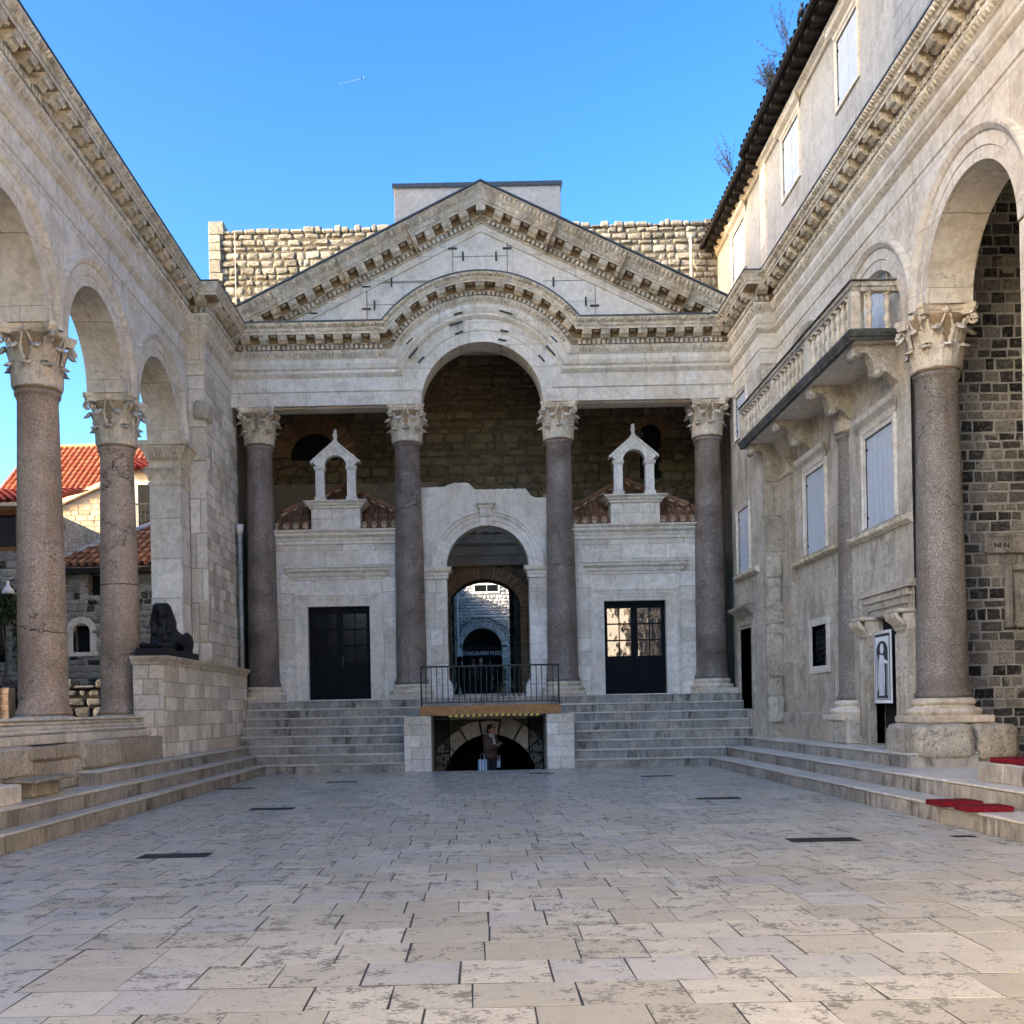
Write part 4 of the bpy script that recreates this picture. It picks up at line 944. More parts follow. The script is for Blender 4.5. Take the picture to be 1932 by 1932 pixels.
# centre portal wall
pt = thing('portal_wall', 'plastered wall with a broken top edge and moulded round arch between the two middle columns', 'portal', (.325, 29.25, 1.93))
tops = [(-1.60, 7.93), (-.84, 7.97), (-.62, 8.06), (-.2, 8.06), (-.05, 7.93), (.0, 7.86), (1.44, 7.86), (1.60, 7.66), (1.68, 7.60), (1.84, 7.58), (2.1, 7.62)]
def topz(x):
    for (a, za), (b, zb) in zip(tops, tops[1:]):
        if a <= x <= b: return za + (zb - za) * (x - a) / (b - a)
    return 7.9
cx, ri, ro, zs = .325, 1.17, 1.60, 5.65; m = MB(); y0, y1 = 29.25, 29.75
xs = sorted({-1.60, 2.1, cx - ri, cx + ri, *[a for a, _ in tops], *[cx - ri * cos(pi * k / 32) for k in range(33)]})
for a, b in zip(xs, xs[1:]):
    if b - a < 1e-6: continue
    def zb(x): return zs + sqrt(max(0, ri * ri - (x - cx) ** 2)) if abs(x - cx) < ri - 1e-6 else zs
    ins = abs((a + b) / 2 - cx) < ri
    for yy in (y0, y1): m.quad((a, yy, zb(a) if ins else zs), (b, yy, zb(b) if ins else zs), (b, yy, topz(b) + .012 * sin(b * 31)), (a, yy, topz(a) + .012 * sin(a * 31)))
    m.quad((a, y0, topz(a) + .012 * sin(a * 31)), (b, y0, topz(b) + .012 * sin(b * 31)), (b, y1, topz(b)), (a, y1, topz(a)))
    if ins: m.quad((a, y0, zb(a)), (b, y0, zb(b)), (b, y1, zb(b)), (a, y1, zb(a)))
m.build('wall', M['plaster'], pt)
for x0, x1 in ((-1.55, cx - ri), (cx + ri, 2.12)):
    p = MB(); w = x1 - x0
    blocks(p, (x0, y0 - .06, 2.45), (1, 0, 0), (0, 0, 1), (0, -1, 0), w, 2.86, (.42, .55), (.35, .7), .006, .003, .005)
    xi, nn = (x1, 1) if x0 < 0 else (x0, -1)
    blocks(p, (xi, y0 - .06, 1.93), (0, 1, 0), (0, 0, 1), (nn, 0, 0), .56, 3.38, (.42, .55), (.3, .6), .006, .003, .005)
    p.box(x0 + .01, x1 - .01, y0 - .05, y1, 1.93, 5.32, 0)
    rows = [[(x0 - e, y0 - .06 - e, z), (x1 + e, y0 - .06 - e, z), (x1 + e, y1, z), (x0 - e, y1, z)] for e, z in ((.14, 1.93), (.14, 2.2), (.11, 2.24), (.13, 2.30), (.05, 2.36), (.04, 2.42), (.0, 2.45))]; p.loft(rows, 0, True, False, True)
    p.build('pilaster', [M['ashlar'], M['mortar']], pt)
    i_ = MB(); rows = [[(x0 - e, y0 - .06 - e, z), (x1 + e, y0 - .06 - e, z), (x1 + e, y1, z), (x0 - e, y1, z)] for e, z in ((.0, 5.31), (.03, 5.32), (.03, 5.40), (.05, 5.42), (.05, 5.48), (.12, 5.56), (.12, 5.60), (.14, 5.61), (.14, 5.648))]; i_.loft(rows, 0, True, False, True); i_.build('impost', M['trim'], pt)
m = MB(); AP = [(.0, 1.17), (.05, 1.17), (.05, 1.30), (.07, 1.31), (.07, 1.43), (.10, 1.45), (.12, 1.52), (.15, 1.56), (.15, 1.60), (0, 1.61)]
for k in range(11):
    a0, a1 = pi * k / 11 + .004, pi * (k + 1) / 11 - .004
    m.loft([[(cx - q_ * cos(a0 + (a1 - a0) * i / 4), y0 - p, zs + q_ * sin(a0 + (a1 - a0) * i / 4)) for i in range(5)] for p, q_ in AP])
m.build('archivolt', M['trim'], pt)
k_ = MB()
for k in range(5):
    s = -1 + k * .4; k_.prism([(y0 - .02, zs + 1.14), (y0 - .12, zs + 1.14), (y0 - .15, zs + 1.2), (y0 - .15, zs + 1.34), (y0 - .22, zs + 1.42), (y0 - .24, zs + 1.62), (y0 - .02, zs + 1.62)], 'x', cx - .05 + (s) * .15, cx - .05 + (s + .34) * .15 + .02)
k_.bbox(cx - .165 - .02, cx + .125, y0 - .18, y0 - .02, zs + 1.15, zs + 1.60, .01)
rows = [[(cx - .03 - w, y0 - p, zs + z), (cx - .03 + w, y0 - p, zs + z), (cx - .03 + w, y0, zs + z), (cx - .03 - w, y0, zs + z)] for w, p, z in ((.17, .22, 1.60), (.21, .27, 1.66), (.22, .27, 1.70), (.28, .34, 1.76), (.28, .34, 1.80))]; k_.loft(rows, 0, True, False, True)
k_.build('keystone', M['trim'], pt)
m = MB(); m.box(-.9, 1.55, 29.3, 33.3, 1.93, 2.02, 0); m.build('threshold', M['step'], pt)

# rear wall of the porch
vb = thing('vestibule_building', 'dark rubble wall with a brick doorway arch behind the portico columns', 'building', (.25, 33.4, 1.9))
yb = 33.4; m = MB(); dcx, drx, dz, drz = .245, 1.16, 4.9, .92
xs = [-6.8, -5.0, -3.2, -1.6] + [dcx - drx * cos(pi * k / 24) for k in range(25)] + [2.2, 4, 5.6, 7.3]
for a, b in zip(xs, xs[1:]):
    ins = abs((a + b) / 2 - dcx) < drx
    zb = lambda x: dz + drz * sqrt(max(0, 1 - ((x - dcx) / drx) ** 2))
    m.quad((a, yb, zb(a) if ins else 1.9), (b, yb, zb(b) if ins else 1.9), (b, yb, 15), (a, yb, 15))
    if ins: m.quad((a, yb, zb(a)), (b, yb, zb(b)), (b, yb + 1.0, zb(b)), (a, yb + 1.0, zb(a)))
for x in (dcx - drx, dcx + drx): m.quad((x, yb, 1.9), (x, yb + 1.0, 1.9), (x, yb + 1.0, dz), (x, yb, dz))
m.box(-6.9, 7.4, yb + .02, yb + .3, 1.9 + 4.2, 15.0) if False else None
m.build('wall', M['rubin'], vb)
bm_ = MB()
for (xa, xb_) in ((-6.5, dcx - drx - .45), (dcx + drx + .45, 7.2)): blocks(bm_, (xa, yb - .02, 2.0), (1, 0, 0), (0, 0, 1), (0, -1, 0), xb_ - xa, 4.2, (.14, .34), (.2, .62), .03, .02, .03, irr=.02, pillow=.03, back=1)
hz = [0]
blocks(bm_, (-6.5, yb - .02, 6.2), (1, 0, 0), (0, 0, 1), (0, -1, 0), 13.7, 7.5, (.12, .36), (.2, .7), .03, .02, .03, irr=.022, pillow=.035, back=1, keep=lambda a, b, c, d: not (((a + b) / 2 - 6.5 - .15) ** 2 + ((c + d) / 2 + 6.2 - 5.9) ** 2 < 2.85 ** 2 and c < 2.6) and not (((a + b) / 2 - 6.5 + 5.2) ** 2 + ((c + d) / 2 - 3.7) ** 2 < 1.2 ** 2) and not (abs((a + b) / 2 - 6.5 - 5.75) < .45 and 2.7 < (c + d) / 2 < 4.7))
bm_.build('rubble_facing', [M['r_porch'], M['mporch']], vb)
m = MB()   # brick arches set into the wall
for k in range(34):
    a0, a1 = pi * k / 34 + .01, pi * (k + 1) / 34 - .01
    f = lambda a, e: (dcx - (drx + e) * cos(a), dz + (drz + e * 1.0) * sin(a))
    m.prism([f(a0, .0), f(a1, .0), f(a1, .42), f(a0, .42)], 'y', yb - .03, yb + .6)
for s in (-1, 1):
    z = 2.0
    while z < 4.88:
        x = dcx + s * drx; m.box(min(x, x + s * (.16 + R.uniform(0, .12))), max(x, x + s * .2), yb - .03, yb + .6, z, z + .06); z += .085
m.build('brick_arch', M['brick'], vb)
m = MB()
for k in range(30):
    a0, a1 = pi * (.22 + .56 * k / 30) + .006, pi * (.22 + .56 * (k + 1) / 30) - .006
    f = lambda a, r: (.15 - r * cos(a), 5.9 + r * sin(a)); d = R.uniform(0, .03)
    m.prism([f(a0, 2.35), f(a1, 2.35), f(a1, 2.95), f(a0, 2.95)], 'y', yb - .05 - d, yb + .02)
m.build('relieving_arch', M['brick'], vb); m = MB()
for k in range(26):
    a0, a1 = pi * k / 26 + .015, pi * (k + 1) / 26 - .015; f = lambda a, r: (-5.2 - r * cos(a), 9.9 + r * sin(a))
    m.prism([f(a0, .78), f(a1, .78), f(a1, 1.35), f(a0, 1.35)], 'y', yb - .04 - R.uniform(0, .02), yb + .02)
m.build('lunette_brick_arch', M['brick'], vb); m = MB()
for k in range(16):
    a0, a1 = pi * k / 16 + .02, pi * (k + 1) / 16 - .02; f = lambda a, r: (5.75 - r * cos(a), 10.4 + r * sin(a))
    m.prism([f(a0, .36), f(a1, .36), f(a1, .62), f(a0, .62)], 'y', yb - .04, yb + .02)
m.build('window_brick_arch', M['brick'], vb)
def inset(mb, poly, y, depth):
    mb.prism(poly, 'y', y - .012, y + depth)
m = MB(); inset(m, [(-5.98, 9.8)] + [(-5.2 - .76 * cos(pi * k / 16), 9.9 + .76 * sin(pi * k / 16)) for k in range(17)] + [(-4.42, 9.8)], yb, .1); m.build('lunette_window', M['black'], vb)
m = MB(); inset(m, [(5.4, 9.0)] + [(5.75 - .35 * cos(pi * k / 12), 10.4 + .35 * sin(pi * k / 12)) for k in range(13)] + [(6.1, 9.0)], yb, .1); m.build('arched_window', M['black'], vb)
m = MB(); m.loft([[(-6.75, yb - .09, z), (-1.2, yb - .09, z)] for z in (6.5, 9.0)]); 
m.build('plaster_patch', stone('stained_plaster', (.30, .24, .16), (.36, .32, .25), dark=(.10, .08, .05), isl=0, dirt=.6, streak=.2, pits=.1), vb)
m = MB()  # old lintel above the doorway
P = lambda u, v, d: Vector((u, yb + d, v))
molding(m, P, [(0, 6.25), (.15, 6.25), (.15, 6.55), (.19, 6.57), (.19, 6.85), (.3, 6.95), (.3, 7.0), (.22, 7.02), (.26, 7.25), (.3, 7.27), (.3, 7.45), (.5, 7.5), (.5, 7.65), (.6, 7.8), (0, 7.85)], -1.55, 2.0)
for k in range(9): m.box(-1.4 + k * .4, -1.2 + k * .4, yb - .48, yb - .28, 7.28, 7.47)
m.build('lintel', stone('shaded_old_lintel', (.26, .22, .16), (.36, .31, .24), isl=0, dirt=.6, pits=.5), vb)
# vestibule room; its roof is added to keep the passage dark
m = MB()
m.box(-5.2, -1.12, 34.4, 45, 1.9, 9, 0); m.box(1.62, 5.6, 34.4, 45, 1.9, 9, 0); m.box(-1.2, 1.7, 34.4, 45, 8.0, 9, 0)
m.box(-5, -1.02, 45, 45.5, 2, 9, 0); m.box(1.42, 5, 45, 45.5, 2, 9, 0); m.box(-1.02, 1.42, 45, 45.5, 7.6, 9, 0)
m.build('passage_wall', M['rubdk'], vb)
m = MB(); m.box(-2, 2.2, 33.35, 52, 1.95, 2.06, 0); m.box(-2, 2.2, 46, 52, 2.06, 2.30, 0); m.build('passage_floor', M['step'], vb)
# museum house beyond the passage
mu = thing('museum_house', 'grey stone house with a round arched doorway and a small window seen through the passage', 'house', (.2, 50, 2.3))
m = MB(); mcx, mr, mz, yy = .21, .97, 4.57, 50.0
xs = [-3.0, -1.5] + [mcx - mr * cos(pi * k / 20) for k in range(21)] + [2.0, 4.0]
for a, b in zip(xs, xs[1:]):
    ins = abs((a + b) / 2 - mcx) < mr; zb = lambda x: mz + sqrt(max(0, mr * mr - (x - mcx) ** 2))
    m.quad((a, yy, zb(a) if ins else 2.3), (b, yy, zb(b) if ins else 2.3), (b, yy, 9.6), (a, yy, 9.6))
    if ins: m.quad((a, yy, zb(a)), (b, yy, zb(b)), (b, yy + .6, zb(b)), (a, yy + .6, zb(a)))
for x in (mcx - mr, mcx + mr): m.quad((x, yy, 2.3), (x, yy + .6, 2.3), (x, yy + .6, mz), (x, yy, mz))
m.build('wall', M['museum'], mu)
bm_ = MB(); blocks(bm_, (-1.4, yy - .02, mz + mr + .3), (1, 0, 0), (0, 0, 1), (0, -1, 0), 4.4, 3.2, (.13, .2), (.15, .38), .022, .01, .02, irr=.012, pillow=.015)
blocks(bm_, (mcx + mr + .27, yy - .02, 2.3), (1, 0, 0), (0, 0, 1), (0, -1, 0), 1.2, mz + mr - 2.0, (.13, .2), (.15, .38), .022, .01, .02, irr=.012, pillow=.015); blocks(bm_, (-1.4, yy - .02, 2.3), (1, 0, 0), (0, 0, 1), (0, -1, 0), mcx - mr - .27 + 1.4, mz + mr - 2.0, (.13, .2), (.15, .3), .022, .01, .02, irr=.012, pillow=.015)
bm_.build('stone_facing', [M['r_mus'], M['mdark']], mu)
m = MB()
for k in range(25):
    a0, a1 = pi * k / 25 + .015, pi * (k + 1) / 25 - .015; f = lambda a, r: (mcx - r * cos(a), mz + r * sin(a))
    m.prism([f(a0, mr), f(a1, mr), f(a1, mr + .28), f(a0, mr + .28)], 'y', yy - .03, yy + .3)
for s in (-1, 1):
    z = 2.32
    while z < 4.5: x = mcx + s * mr; m.box(min(x, x + s * .26), max(x, x + s * .26), yy - .03, yy + .3, z, z + .2); z += .215
m.build('door_arch', M['r_mus'], mu)
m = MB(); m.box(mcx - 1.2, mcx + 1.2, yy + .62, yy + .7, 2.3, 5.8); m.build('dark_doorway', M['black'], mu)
m = MB(); m.box(mcx - .96, mcx + .96, yy + .15, yy + .2, 4.12, 4.62, 0); text_mesh(m, 'ETNOGRAFSKI MUZEJ', (mcx - .93, yy + .15, 4.22), (1, 0, 0), (0, 0, 1), (0, -1, 0), .26, 1, 1.86); m.build('sign_board', [M['black'], M['white']], mu)
m = MB(); m.box(-.2, 1.12, yy - .05, yy + .02, 7.22, 7.72); w_ = m.build('window', M['white'], mu); m = MB(); m.box(-.1, .45, yy - .06, yy, 7.32, 7.62); m.build('pane', M['winglass'], w_); m = MB(); m.box(.5, 1.02, yy - .06, yy, 7.32, 7.62); m.build('pane', M['winglass'], w_)
m = MB(); m.tube([(mcx - 1.25, yy - .06, 4.9), (mcx - 1.0, yy - .06, 5.6), (mcx - .4, yy - .06, 6.0), (mcx + .4, yy - .06, 6.0), (mcx + 1.0, yy - .06, 5.6), (mcx + 1.5, yy - .06, 5.25), (mcx + 2.4, yy - .06, 5.2)], .02, 5); m.build('cable', M['iron'], mu)
m = MB(); m.box(-9, -1.13, 46.2, 49.9, 2, 7.6); tag(m.build('alley_house', M['greyrub']), 'narrow dark strip of a shaded house wall left of the museum doorway', 'house')
m = MB(); m.box(-.98, -.90, 49.8, 49.9, 3, 9); tag(m.build('drain_pipe', M['white']), 'pale vertical drain pipe left of the museum doorway seen through the passage', 'pipe')
def foliage(mb, c, r, n, s, mi=0, flat=1):
    for _ in range(n):
        d = Vector((R.gauss(0, 1), R.gauss(0, 1), R.gauss(0, 1))).normalized() * R.uniform(.3, 1) ; p = Vector(c) + Vector((d.x * r[0], d.y * r[1], d.z * r[2]))
        u = Vector((R.uniform(-1, 1), R.uniform(-1, 1), R.uniform(-1, 1))).normalized() * s * R.uniform(.6, 1.3); v = u.orthogonal().normalized() * s * .45
        mb.add([p - u, p + v, p + u, p - v], [(0, 1, 2, 3)], mi)
pl = thing('potted_plant', 'dark leafy plant growing up beside the right jamb of the museum doorway', 'plant', (1.35, 49.6, 2.3))
m = MB(); foliage(m, (1.25, 49.6, 3.2), (.18, .15, .6), 160, .06); foliage(m, (1.0, 49.5, 2.6), (.45, .2, .28), 160, .09); m.build('leaves', M['leaf'], pl)
m = MB(); m.lathe([(.14, 0), (.2, .3), (.21, .32)], (1.15, 49.5, 2.3), 12); m.tube([(1.15, 49.5, 2.6), (1.25, 49.6, 3.6)], .02, 5); m.build('pot', M['brick'], pl)

# sunlit rubble wall above and behind
rw = thing('rubble_wall', 'sunlit rough rubble wall with a ragged top rising behind the pediment', 'wall', (-.3, 36, 8))
m = MB()
def stonewall(x0, x1, zt):
    def tz(u): return zt
    blocks(m, (x0, 36, 11), (1, 0, 0), (0, 0, 1), (0, -1, 0), x1 - x0, zt - 11, (.15, .36), (.18, .55), .03, .05, .03, irr=.03, pillow=.02, back=1)
stonewall(-9.1, 9.6, 18.45)
x = -9.1
while x < 9.6:
    l = R.uniform(.14, .5); h = R.uniform(.05, .24); m.bbox(x + .01, x + l, 35.93, 36.5, 18.43, 18.45 + h, .05, 0); x += l
m.box(-9.08, 9.6, 36.08, 37.2, 8, 18.4, 1)
z = 11
while z < 18.6: h = R.uniform(.25, .5); m.bbox(-9.16, -9.16 + R.uniform(.3, .55), 35.90, 37, z, z + h - .01, .02, 0); z += h
m.build('wall', [M['r_top'], M['mdark']], rw)
m = MB(); m.tube([(-8.2, 35.86, 11), (-8.23, 35.86, 18.5)], .011, 5); m.build('cable', M['trim'], rw)
m = MB(); m.bbox(7.66, 7.74, 35.7, 35.78, 12, 18.0, .01); tag(m.build('white_post', M['trim']), 'thin pale post standing before the rubble wall at the right end of the pediment', 'post')
bx = thing('roof_block', 'plain grey rendered block with a dark metal cap rising behind the pediment peak', 'roof structure', (.25, 30.2, 12.5))
m = MB(); m.bbox(-2.16, 2.65, 29.6, 31.6, 12.5, 16.74, .01); m.build('wall', M['graypl'], bx)
m = MB(); m.box(-2.21, 2.70, 29.55, 31.65, 16.741, 16.80); m.box(-2.21, 2.70, 29.55, 29.57, 16.68, 16.741); m.build('metal_cap', M['lead'], bx)
# ---------------------------------------------------------------- house on the right with balcony
def shutter_window(root, P, u0, u1, v0, v1, hood=False, sill=False, fr=.14, name='window', mat='trim', slope=0):
    m = MB()
    rows = []
    for o_, d in ((fr, .02), (fr, -.05), (fr * .7, -.06), (fr * .65, -.04), (.0, -.03), (.0, .12)):
        rows.append([P(u0 - o_, v0 - (o_ if not sill else 0), d), P(u0 - o_, v1 + o_, d), P(u1 + o_, v1 + o_, d), P(u1 + o_, v0 - (o_ if not sill else 0), d)])
    m.loft(rows, 0)
    if not sill: m.loft([[r[0], r[3]] for r in rows])
    if hood:
        P2 = lambda u, v, d: P(u, v, d)
        molding(m, P2, [(.03, v1 + fr + .02), (.05, v1 + fr + .08), (.06, v1 + fr + .1), (.16, v1 + fr + .18), (.17, v1 + fr + .2), (.2, v1 + fr + .27), (0, v1 + fr + .3)], u0 - fr - .02, u1 + fr + .02, mitre=1)
    w = m.build(name, M[mat], root)
    mid = (u0 + u1) / 2
    for s, (a, b) in enumerate(((u0 + .012, mid - .011), (mid + .011, u1 - .012))):
        l = MB(); n = 3; 
        for i in range(n):
            p, q_ = a + (b - a) * i / n + .003, a + (b - a) * (i + 1) / n - .003
            c0, c1 = P(p, v0 + .01, .015), P(q_, v1 - .01, .05)
            l.bbox(c0.x, c1.x, c0.y, c1.y, c0.z, c1.z, .004)
        hu = a + .03 if s == 0 else b - .03
        for v in (v0 + .18, v1 - .25):
            c0, c1 = P(hu - .02, v, .005), P(hu + .02, v + .06, .03); l.box(min(c0.x, c1.x), max(c0.x, c1.x), min(c0.y, c1.y), max(c0.y, c1.y), c0.z, c1.z, 1)
            e = -1 if s == 0 else 1; a2, b2 = hu, hu + e * .10
            c0, c1 = P(min(a2, b2), v + .02, -.005), P(max(a2, b2), v + .04, .01); l.box(min(c0.x, c1.x), max(c0.x, c1.x), min(c0.y, c1.y), max(c0.y, c1.y), c0.z, c1.z, 1)
        l.build('shutter_leaf', [M['shutter'], M['iron']], w)
    return w
hs = thing('balcony_house', 'ochre plastered house walled into the right arcade with pale shutters and a long stone balcony', 'house', (7.8, 22, .7))
XW = 7.80; P = lambda u, v, d: Vector((XW + d, u, v))
W1 = (19.02, 20.40, 5.02, 6.80); W2 = (22.80, 24.10, 5.05, 6.90); BW = (22.85, 23.88, 2.42, 3.35); DE = (18.72, 20.10, .72, 3.20)
D1 = (19.13, 20.13, 8.3, 10.05); D2 = (23.0, 24.0, 8.3, 10.05)
m = MB(); holed(m, P, 18.25, 25.02, .45, 10.15, [W1, W2, BW, DE, D1, D2], .16, 0)
m.build('wall', M['houseplaster'], hs)
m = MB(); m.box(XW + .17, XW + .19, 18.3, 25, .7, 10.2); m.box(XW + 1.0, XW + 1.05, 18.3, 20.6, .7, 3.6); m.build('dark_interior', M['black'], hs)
for o in (hs.children[1],): pass
shutter_window(hs, P, *W1, hood=True, sill=True); shutter_window(hs, P, *W2, hood=True, sill=True)
shutter_window(hs, P, *D1, fr=.06, name='balcony_door'); shutter_window(hs, P, *D2, fr=.06, name='balcony_door')
# forward wall between pier and portico
P3 = lambda u, v, d: Vector((7.27 + d, u, v)); DF = (27.15, 28.30, 1.45, 3.62); W3 = (27.15, 28.30, 5.18, 6.88); W4 = (27.2, 28.3, 8.9, 10.25 - .25)
m = MB(); holed(m, P3, YB + .05, 29.0, .5, ZA, [DF, W3, W4], .3); m.box(7.6, 8.6, YB + .3, 33.6, .5, 12.3); m.build('corner_wall', M['houseplaster'], hs)
shutter_window(hs, P3, *W3, fr=.08, sill=True); shutter_window(hs, P3, *W4, fr=.08)
f = MB(); rows = []
for o_, d in ((.2, .02), (.2, -.04), (.1, -.05), (.08, -.02), (0, -.02), (0, .3)): rows.append([P3(DF[0] - o_, DF[2], d), P3(DF[0] - o_, DF[3] + o_, d), P3(DF[1] + o_, DF[3] + o_, d), P3(DF[1] + o_, DF[2], d)])
f.loft(rows); molding(f, P3, [(0, 3.95), (.06, 3.97), (.10, 4.03), (.22, 4.12), (.26, 4.15), (.28, 4.20), (0, 4.26)], DF[0] - .22, DF[1] + .22, mitre=.5)
dr = f.build('side_door', M['rough'], hs); m = MB(); m.box(7.52, 7.56, DF[0], DF[1], DF[2], DF[3]); m.build('door_leaf', M['darkwood'], dr)
# sill mouldings
m = MB()
for a, b, z, X0 in ((18.25, 21.2, 4.90, XW), (21.9, 25.0, 4.95, XW), (26.3, 28.55, 5.08, 7.27)):
    PP = lambda u, v, d: Vector((X0 + d, u, v)); molding(m, PP, [(0, z - .12), (.04, z - .11), (.10, z - .04), (.12, z), (.13, z + .04), (.05, z + .06), (0, z + .07)], a, b)
    u = a + .05
    while u < b: m.add([PP(u - .04, z - .08, -.07), PP(u + .04, z - .08, -.07), PP(u + .05, z + .02, -.125), PP(u - .03, z + .02, -.125), PP(u, z - .03, -.15)], [(0, 1, 4), (1, 2, 4), (2, 3, 4), (3, 0, 4)]); u += .1
m.build('carved_sill', M['carve'], hs)
# barred window
f = MB(); rows = []
for o_, d in ((.16, .02), (.16, -.03), (.0, -.03), (.0, .14)): rows.append([P(BW[0] - o_, BW[2] - o_, d), P(BW[0] - o_, BW[3] + o_, d), P(BW[1] + o_, BW[3] + o_, d), P(BW[1] + o_, BW[2] - o_, d), P(BW[0] - o_, BW[2] - o_, d)])
f.loft(rows); b = f.build('barred_window', M['trim'], hs); m = MB()
for k in range(1, 6): u = BW[0] + (BW[1] - BW[0]) * k / 6; m.tube([P(u, BW[2], .05), P(u, BW[3], .05)], .010, 4)
for k in range(1, 7): v = BW[2] + (BW[3] - BW[2]) * k / 7; m.tube([P(BW[0], v, .05), P(BW[1], v, .05)], .010, 4)
m.build('iron_bars', M['iron'], b); m = MB(); m.box(XW + .14, XW + .15, BW[0], BW[1], BW[2], BW[3]); m.build('pane', M['winglass'], b)
# carved doorway
f = MB(); d0, d1, dt = DE[0], DE[1], DE[3]
for i, (o_, d) in enumerate(((.0, .04), (.14, .07), (.28, .10), (.42, .14))):
    f.box(XW - d, XW + .02, d0 - .12 - o_ * .9, d1 + .12 + o_ * .9, dt + .02 + o_, dt + .155 + o_)
for y0, y1 in ((d0 - .42, d0), (d1, d1 + .42)):
    f.bbox(XW - .16, XW + .2, y0, y1, .72, 2.92, .02)
    for k in range(4): f.tube([(XW - .165, y0 + .06 + k * (y1 - y0 - .12) / 3, .9), (XW - .165, y0 + .06 + k * (y1 - y0 - .12) / 3, 2.8)], .03, 6)
f.bbox(XW - .2, XW + .3, d0 - .02, d1 + .02, .66, .76, .01)
dr = f.build('carved_doorway', M['roughwarm'], hs)
for y0, y1 in ((d0 - .46, d0 + .04), (d1 - .04, d1 + .46)):
    c = MB(); n = 9
    for k in range(n):
        y = y0 + (y1 - y0) * (k + .5) / n; c.tube([(XW - .16, y, 2.90), (XW - .20, y, 3.0), (XW - .30, y, 3.08), (XW - .33, y, 3.16), (XW - .27, y, 3.21)], [.03, .04, .045, .04, .02], 6)
    c.bbox(XW - .30, XW + .1, y0 - .02, y1 + .02, 3.17, 3.24, .02); c.bbox(XW - .19, XW + .1, y0 + .02, y1 - .02, 2.86, 3.17, .02); c.build('capital', M['cap'], dr)
m = MB(); m.box(XW + .45, XW + .5, 18.72, 20.1, .72, 3.2); m.build('door_leaf', M['darkwood'], dr)
# base ledge and column stub base
m = MB()
m.bbox(7.62, 7.9, 21.9, 25.7, .7, 1.36, .03); m.bbox(7.45, 8.3, 20.75, 21.95, .7, 1.22, .05)
m.build('footing', M['rough'], hs)
# balcony
bal = MB(); x0 = 6.80; y0, y1 = 18.40, 26.40
prof = [(.0, 8.12), (.04, 8.12), (.07, 8.17), (.10, 8.18), (.13, 8.24), (.14, 8.27), (.14, 8.295)]
rows = [[(XW, y0 + .14 - p, z), (x0 + .14 - p, y0 + .14 - p, z), (x0 + .14 - p, y1 - .14 + p, z), (XW, y1 - .14 + p, z)] for p, z in prof]
bal.loft(rows, 1); bal.add([rows[-1][i] for i in range(4)], [(0, 1, 2, 3)], 0); bal.add([rows[0][i] for i in range(4)], [(3, 2, 1, 0)], 0)
u = y0 + .1
while u < y1 - .05: bal.box(x0 + .04, x0 + .11, u, u + .05, 8.125, 8.17, 1); u += .1
balc = bal.build('balcony', [M['plaster'], stone('blackened_edge_stone', (.10, .10, .09), (.22, .21, .19), dark=(.015, .015, .013), isl=0, dirt=.8, streak=.5, pits=.5, bs=.9, bd=.03)], hs)
m = MB(); m.bbox(x0 + .04, x0 + .22, y0 + .02, y1 - .02, 9.06, 9.155, .012); m.bbox(x0 + .23, XW - .01, y0 + .02, y0 + .2, 9.06, 9.155, .012); m.bbox(x0 + .23, XW - .01, y1 - .2, y1 - .02, 9.06, 9.155, .012)
m.bbox(x0 + .06, x0 + .20, y0 + .04, y1 - .04, 8.98, 9.058, .008); m.bbox(x0 + .21, XW - .01, y0 + .04, y0 + .18, 8.98, 9.058, .008)
m.build('top_rail', M['rough'], balc)
m = MB(); m.bbox(x0 + .01, x0 + .25, y0 - .01, y1 + .01, 9.156, 9.185, .008, 0); m.bbox(x0 + .255, XW - .01, y0 - .01, y0 + .23, 9.156, 9.185, .008, 0); m.build('coping', balc.data.materials[1], balc)
bp = MB(); pr = [(.06, 0), (.06, .05), (.035, .07), (.045, .12), (.075, .20), (.07, .25), (.04, .31), (.038, .325), (.052, .335), (.052, .355), (.038, .365), (.04, .39), (.072, .45), (.074, .50), (.045, .58), (.035, .62), (.06, .64), (.06, .685)]
bp.lathe([(.078, 0), (.078, .035)], n=4, smooth=False); bp.lathe([(a * .85, b) for a, b in pr], n=12); bp.lathe([(.078, .65), (.078, .685)], n=4, smooth=False)
B0 = bp.build('baluster', M['cap'], balc, loc=(0, 0, 0)); B0.location = Vector((x0 + .13, y0 + .5, 8.295)) - WLOC[hs.name] - (balc.location)
bl = B0.location.copy()
def putb(x, y):
    c = B0.copy(); COL.objects.link(c); c.parent = balc; c.location = Vector((x, y, 8.295)) - WLOC['%s' % hs.name] - balc.location; c.rotation_euler = (0, 0, pi / 4 * 0)
n = 28; posts = (0, 9, 18, 27)
pm = []
for k in range(1, n):
    y = y0 + .13 + (y1 - y0 - .26) * k / (n - .0)
    if k in (9, 18): pm.append((x0 + .13, y)); continue
    putb(x0 + .13, y)
for x in (7.20, 7.52): putb(x, y0 + .13)
bpy.data.objects.remove(B0)
pm += [(x0 + .13, y0 + .13), (x0 + .13, y1 - .13)]
for x, y in pm: m = MB(); m.bbox(x - .085, x + .085, y - .085, y + .085, 8.296, 8.98, .008); m.build('post', M['cap'], balc)
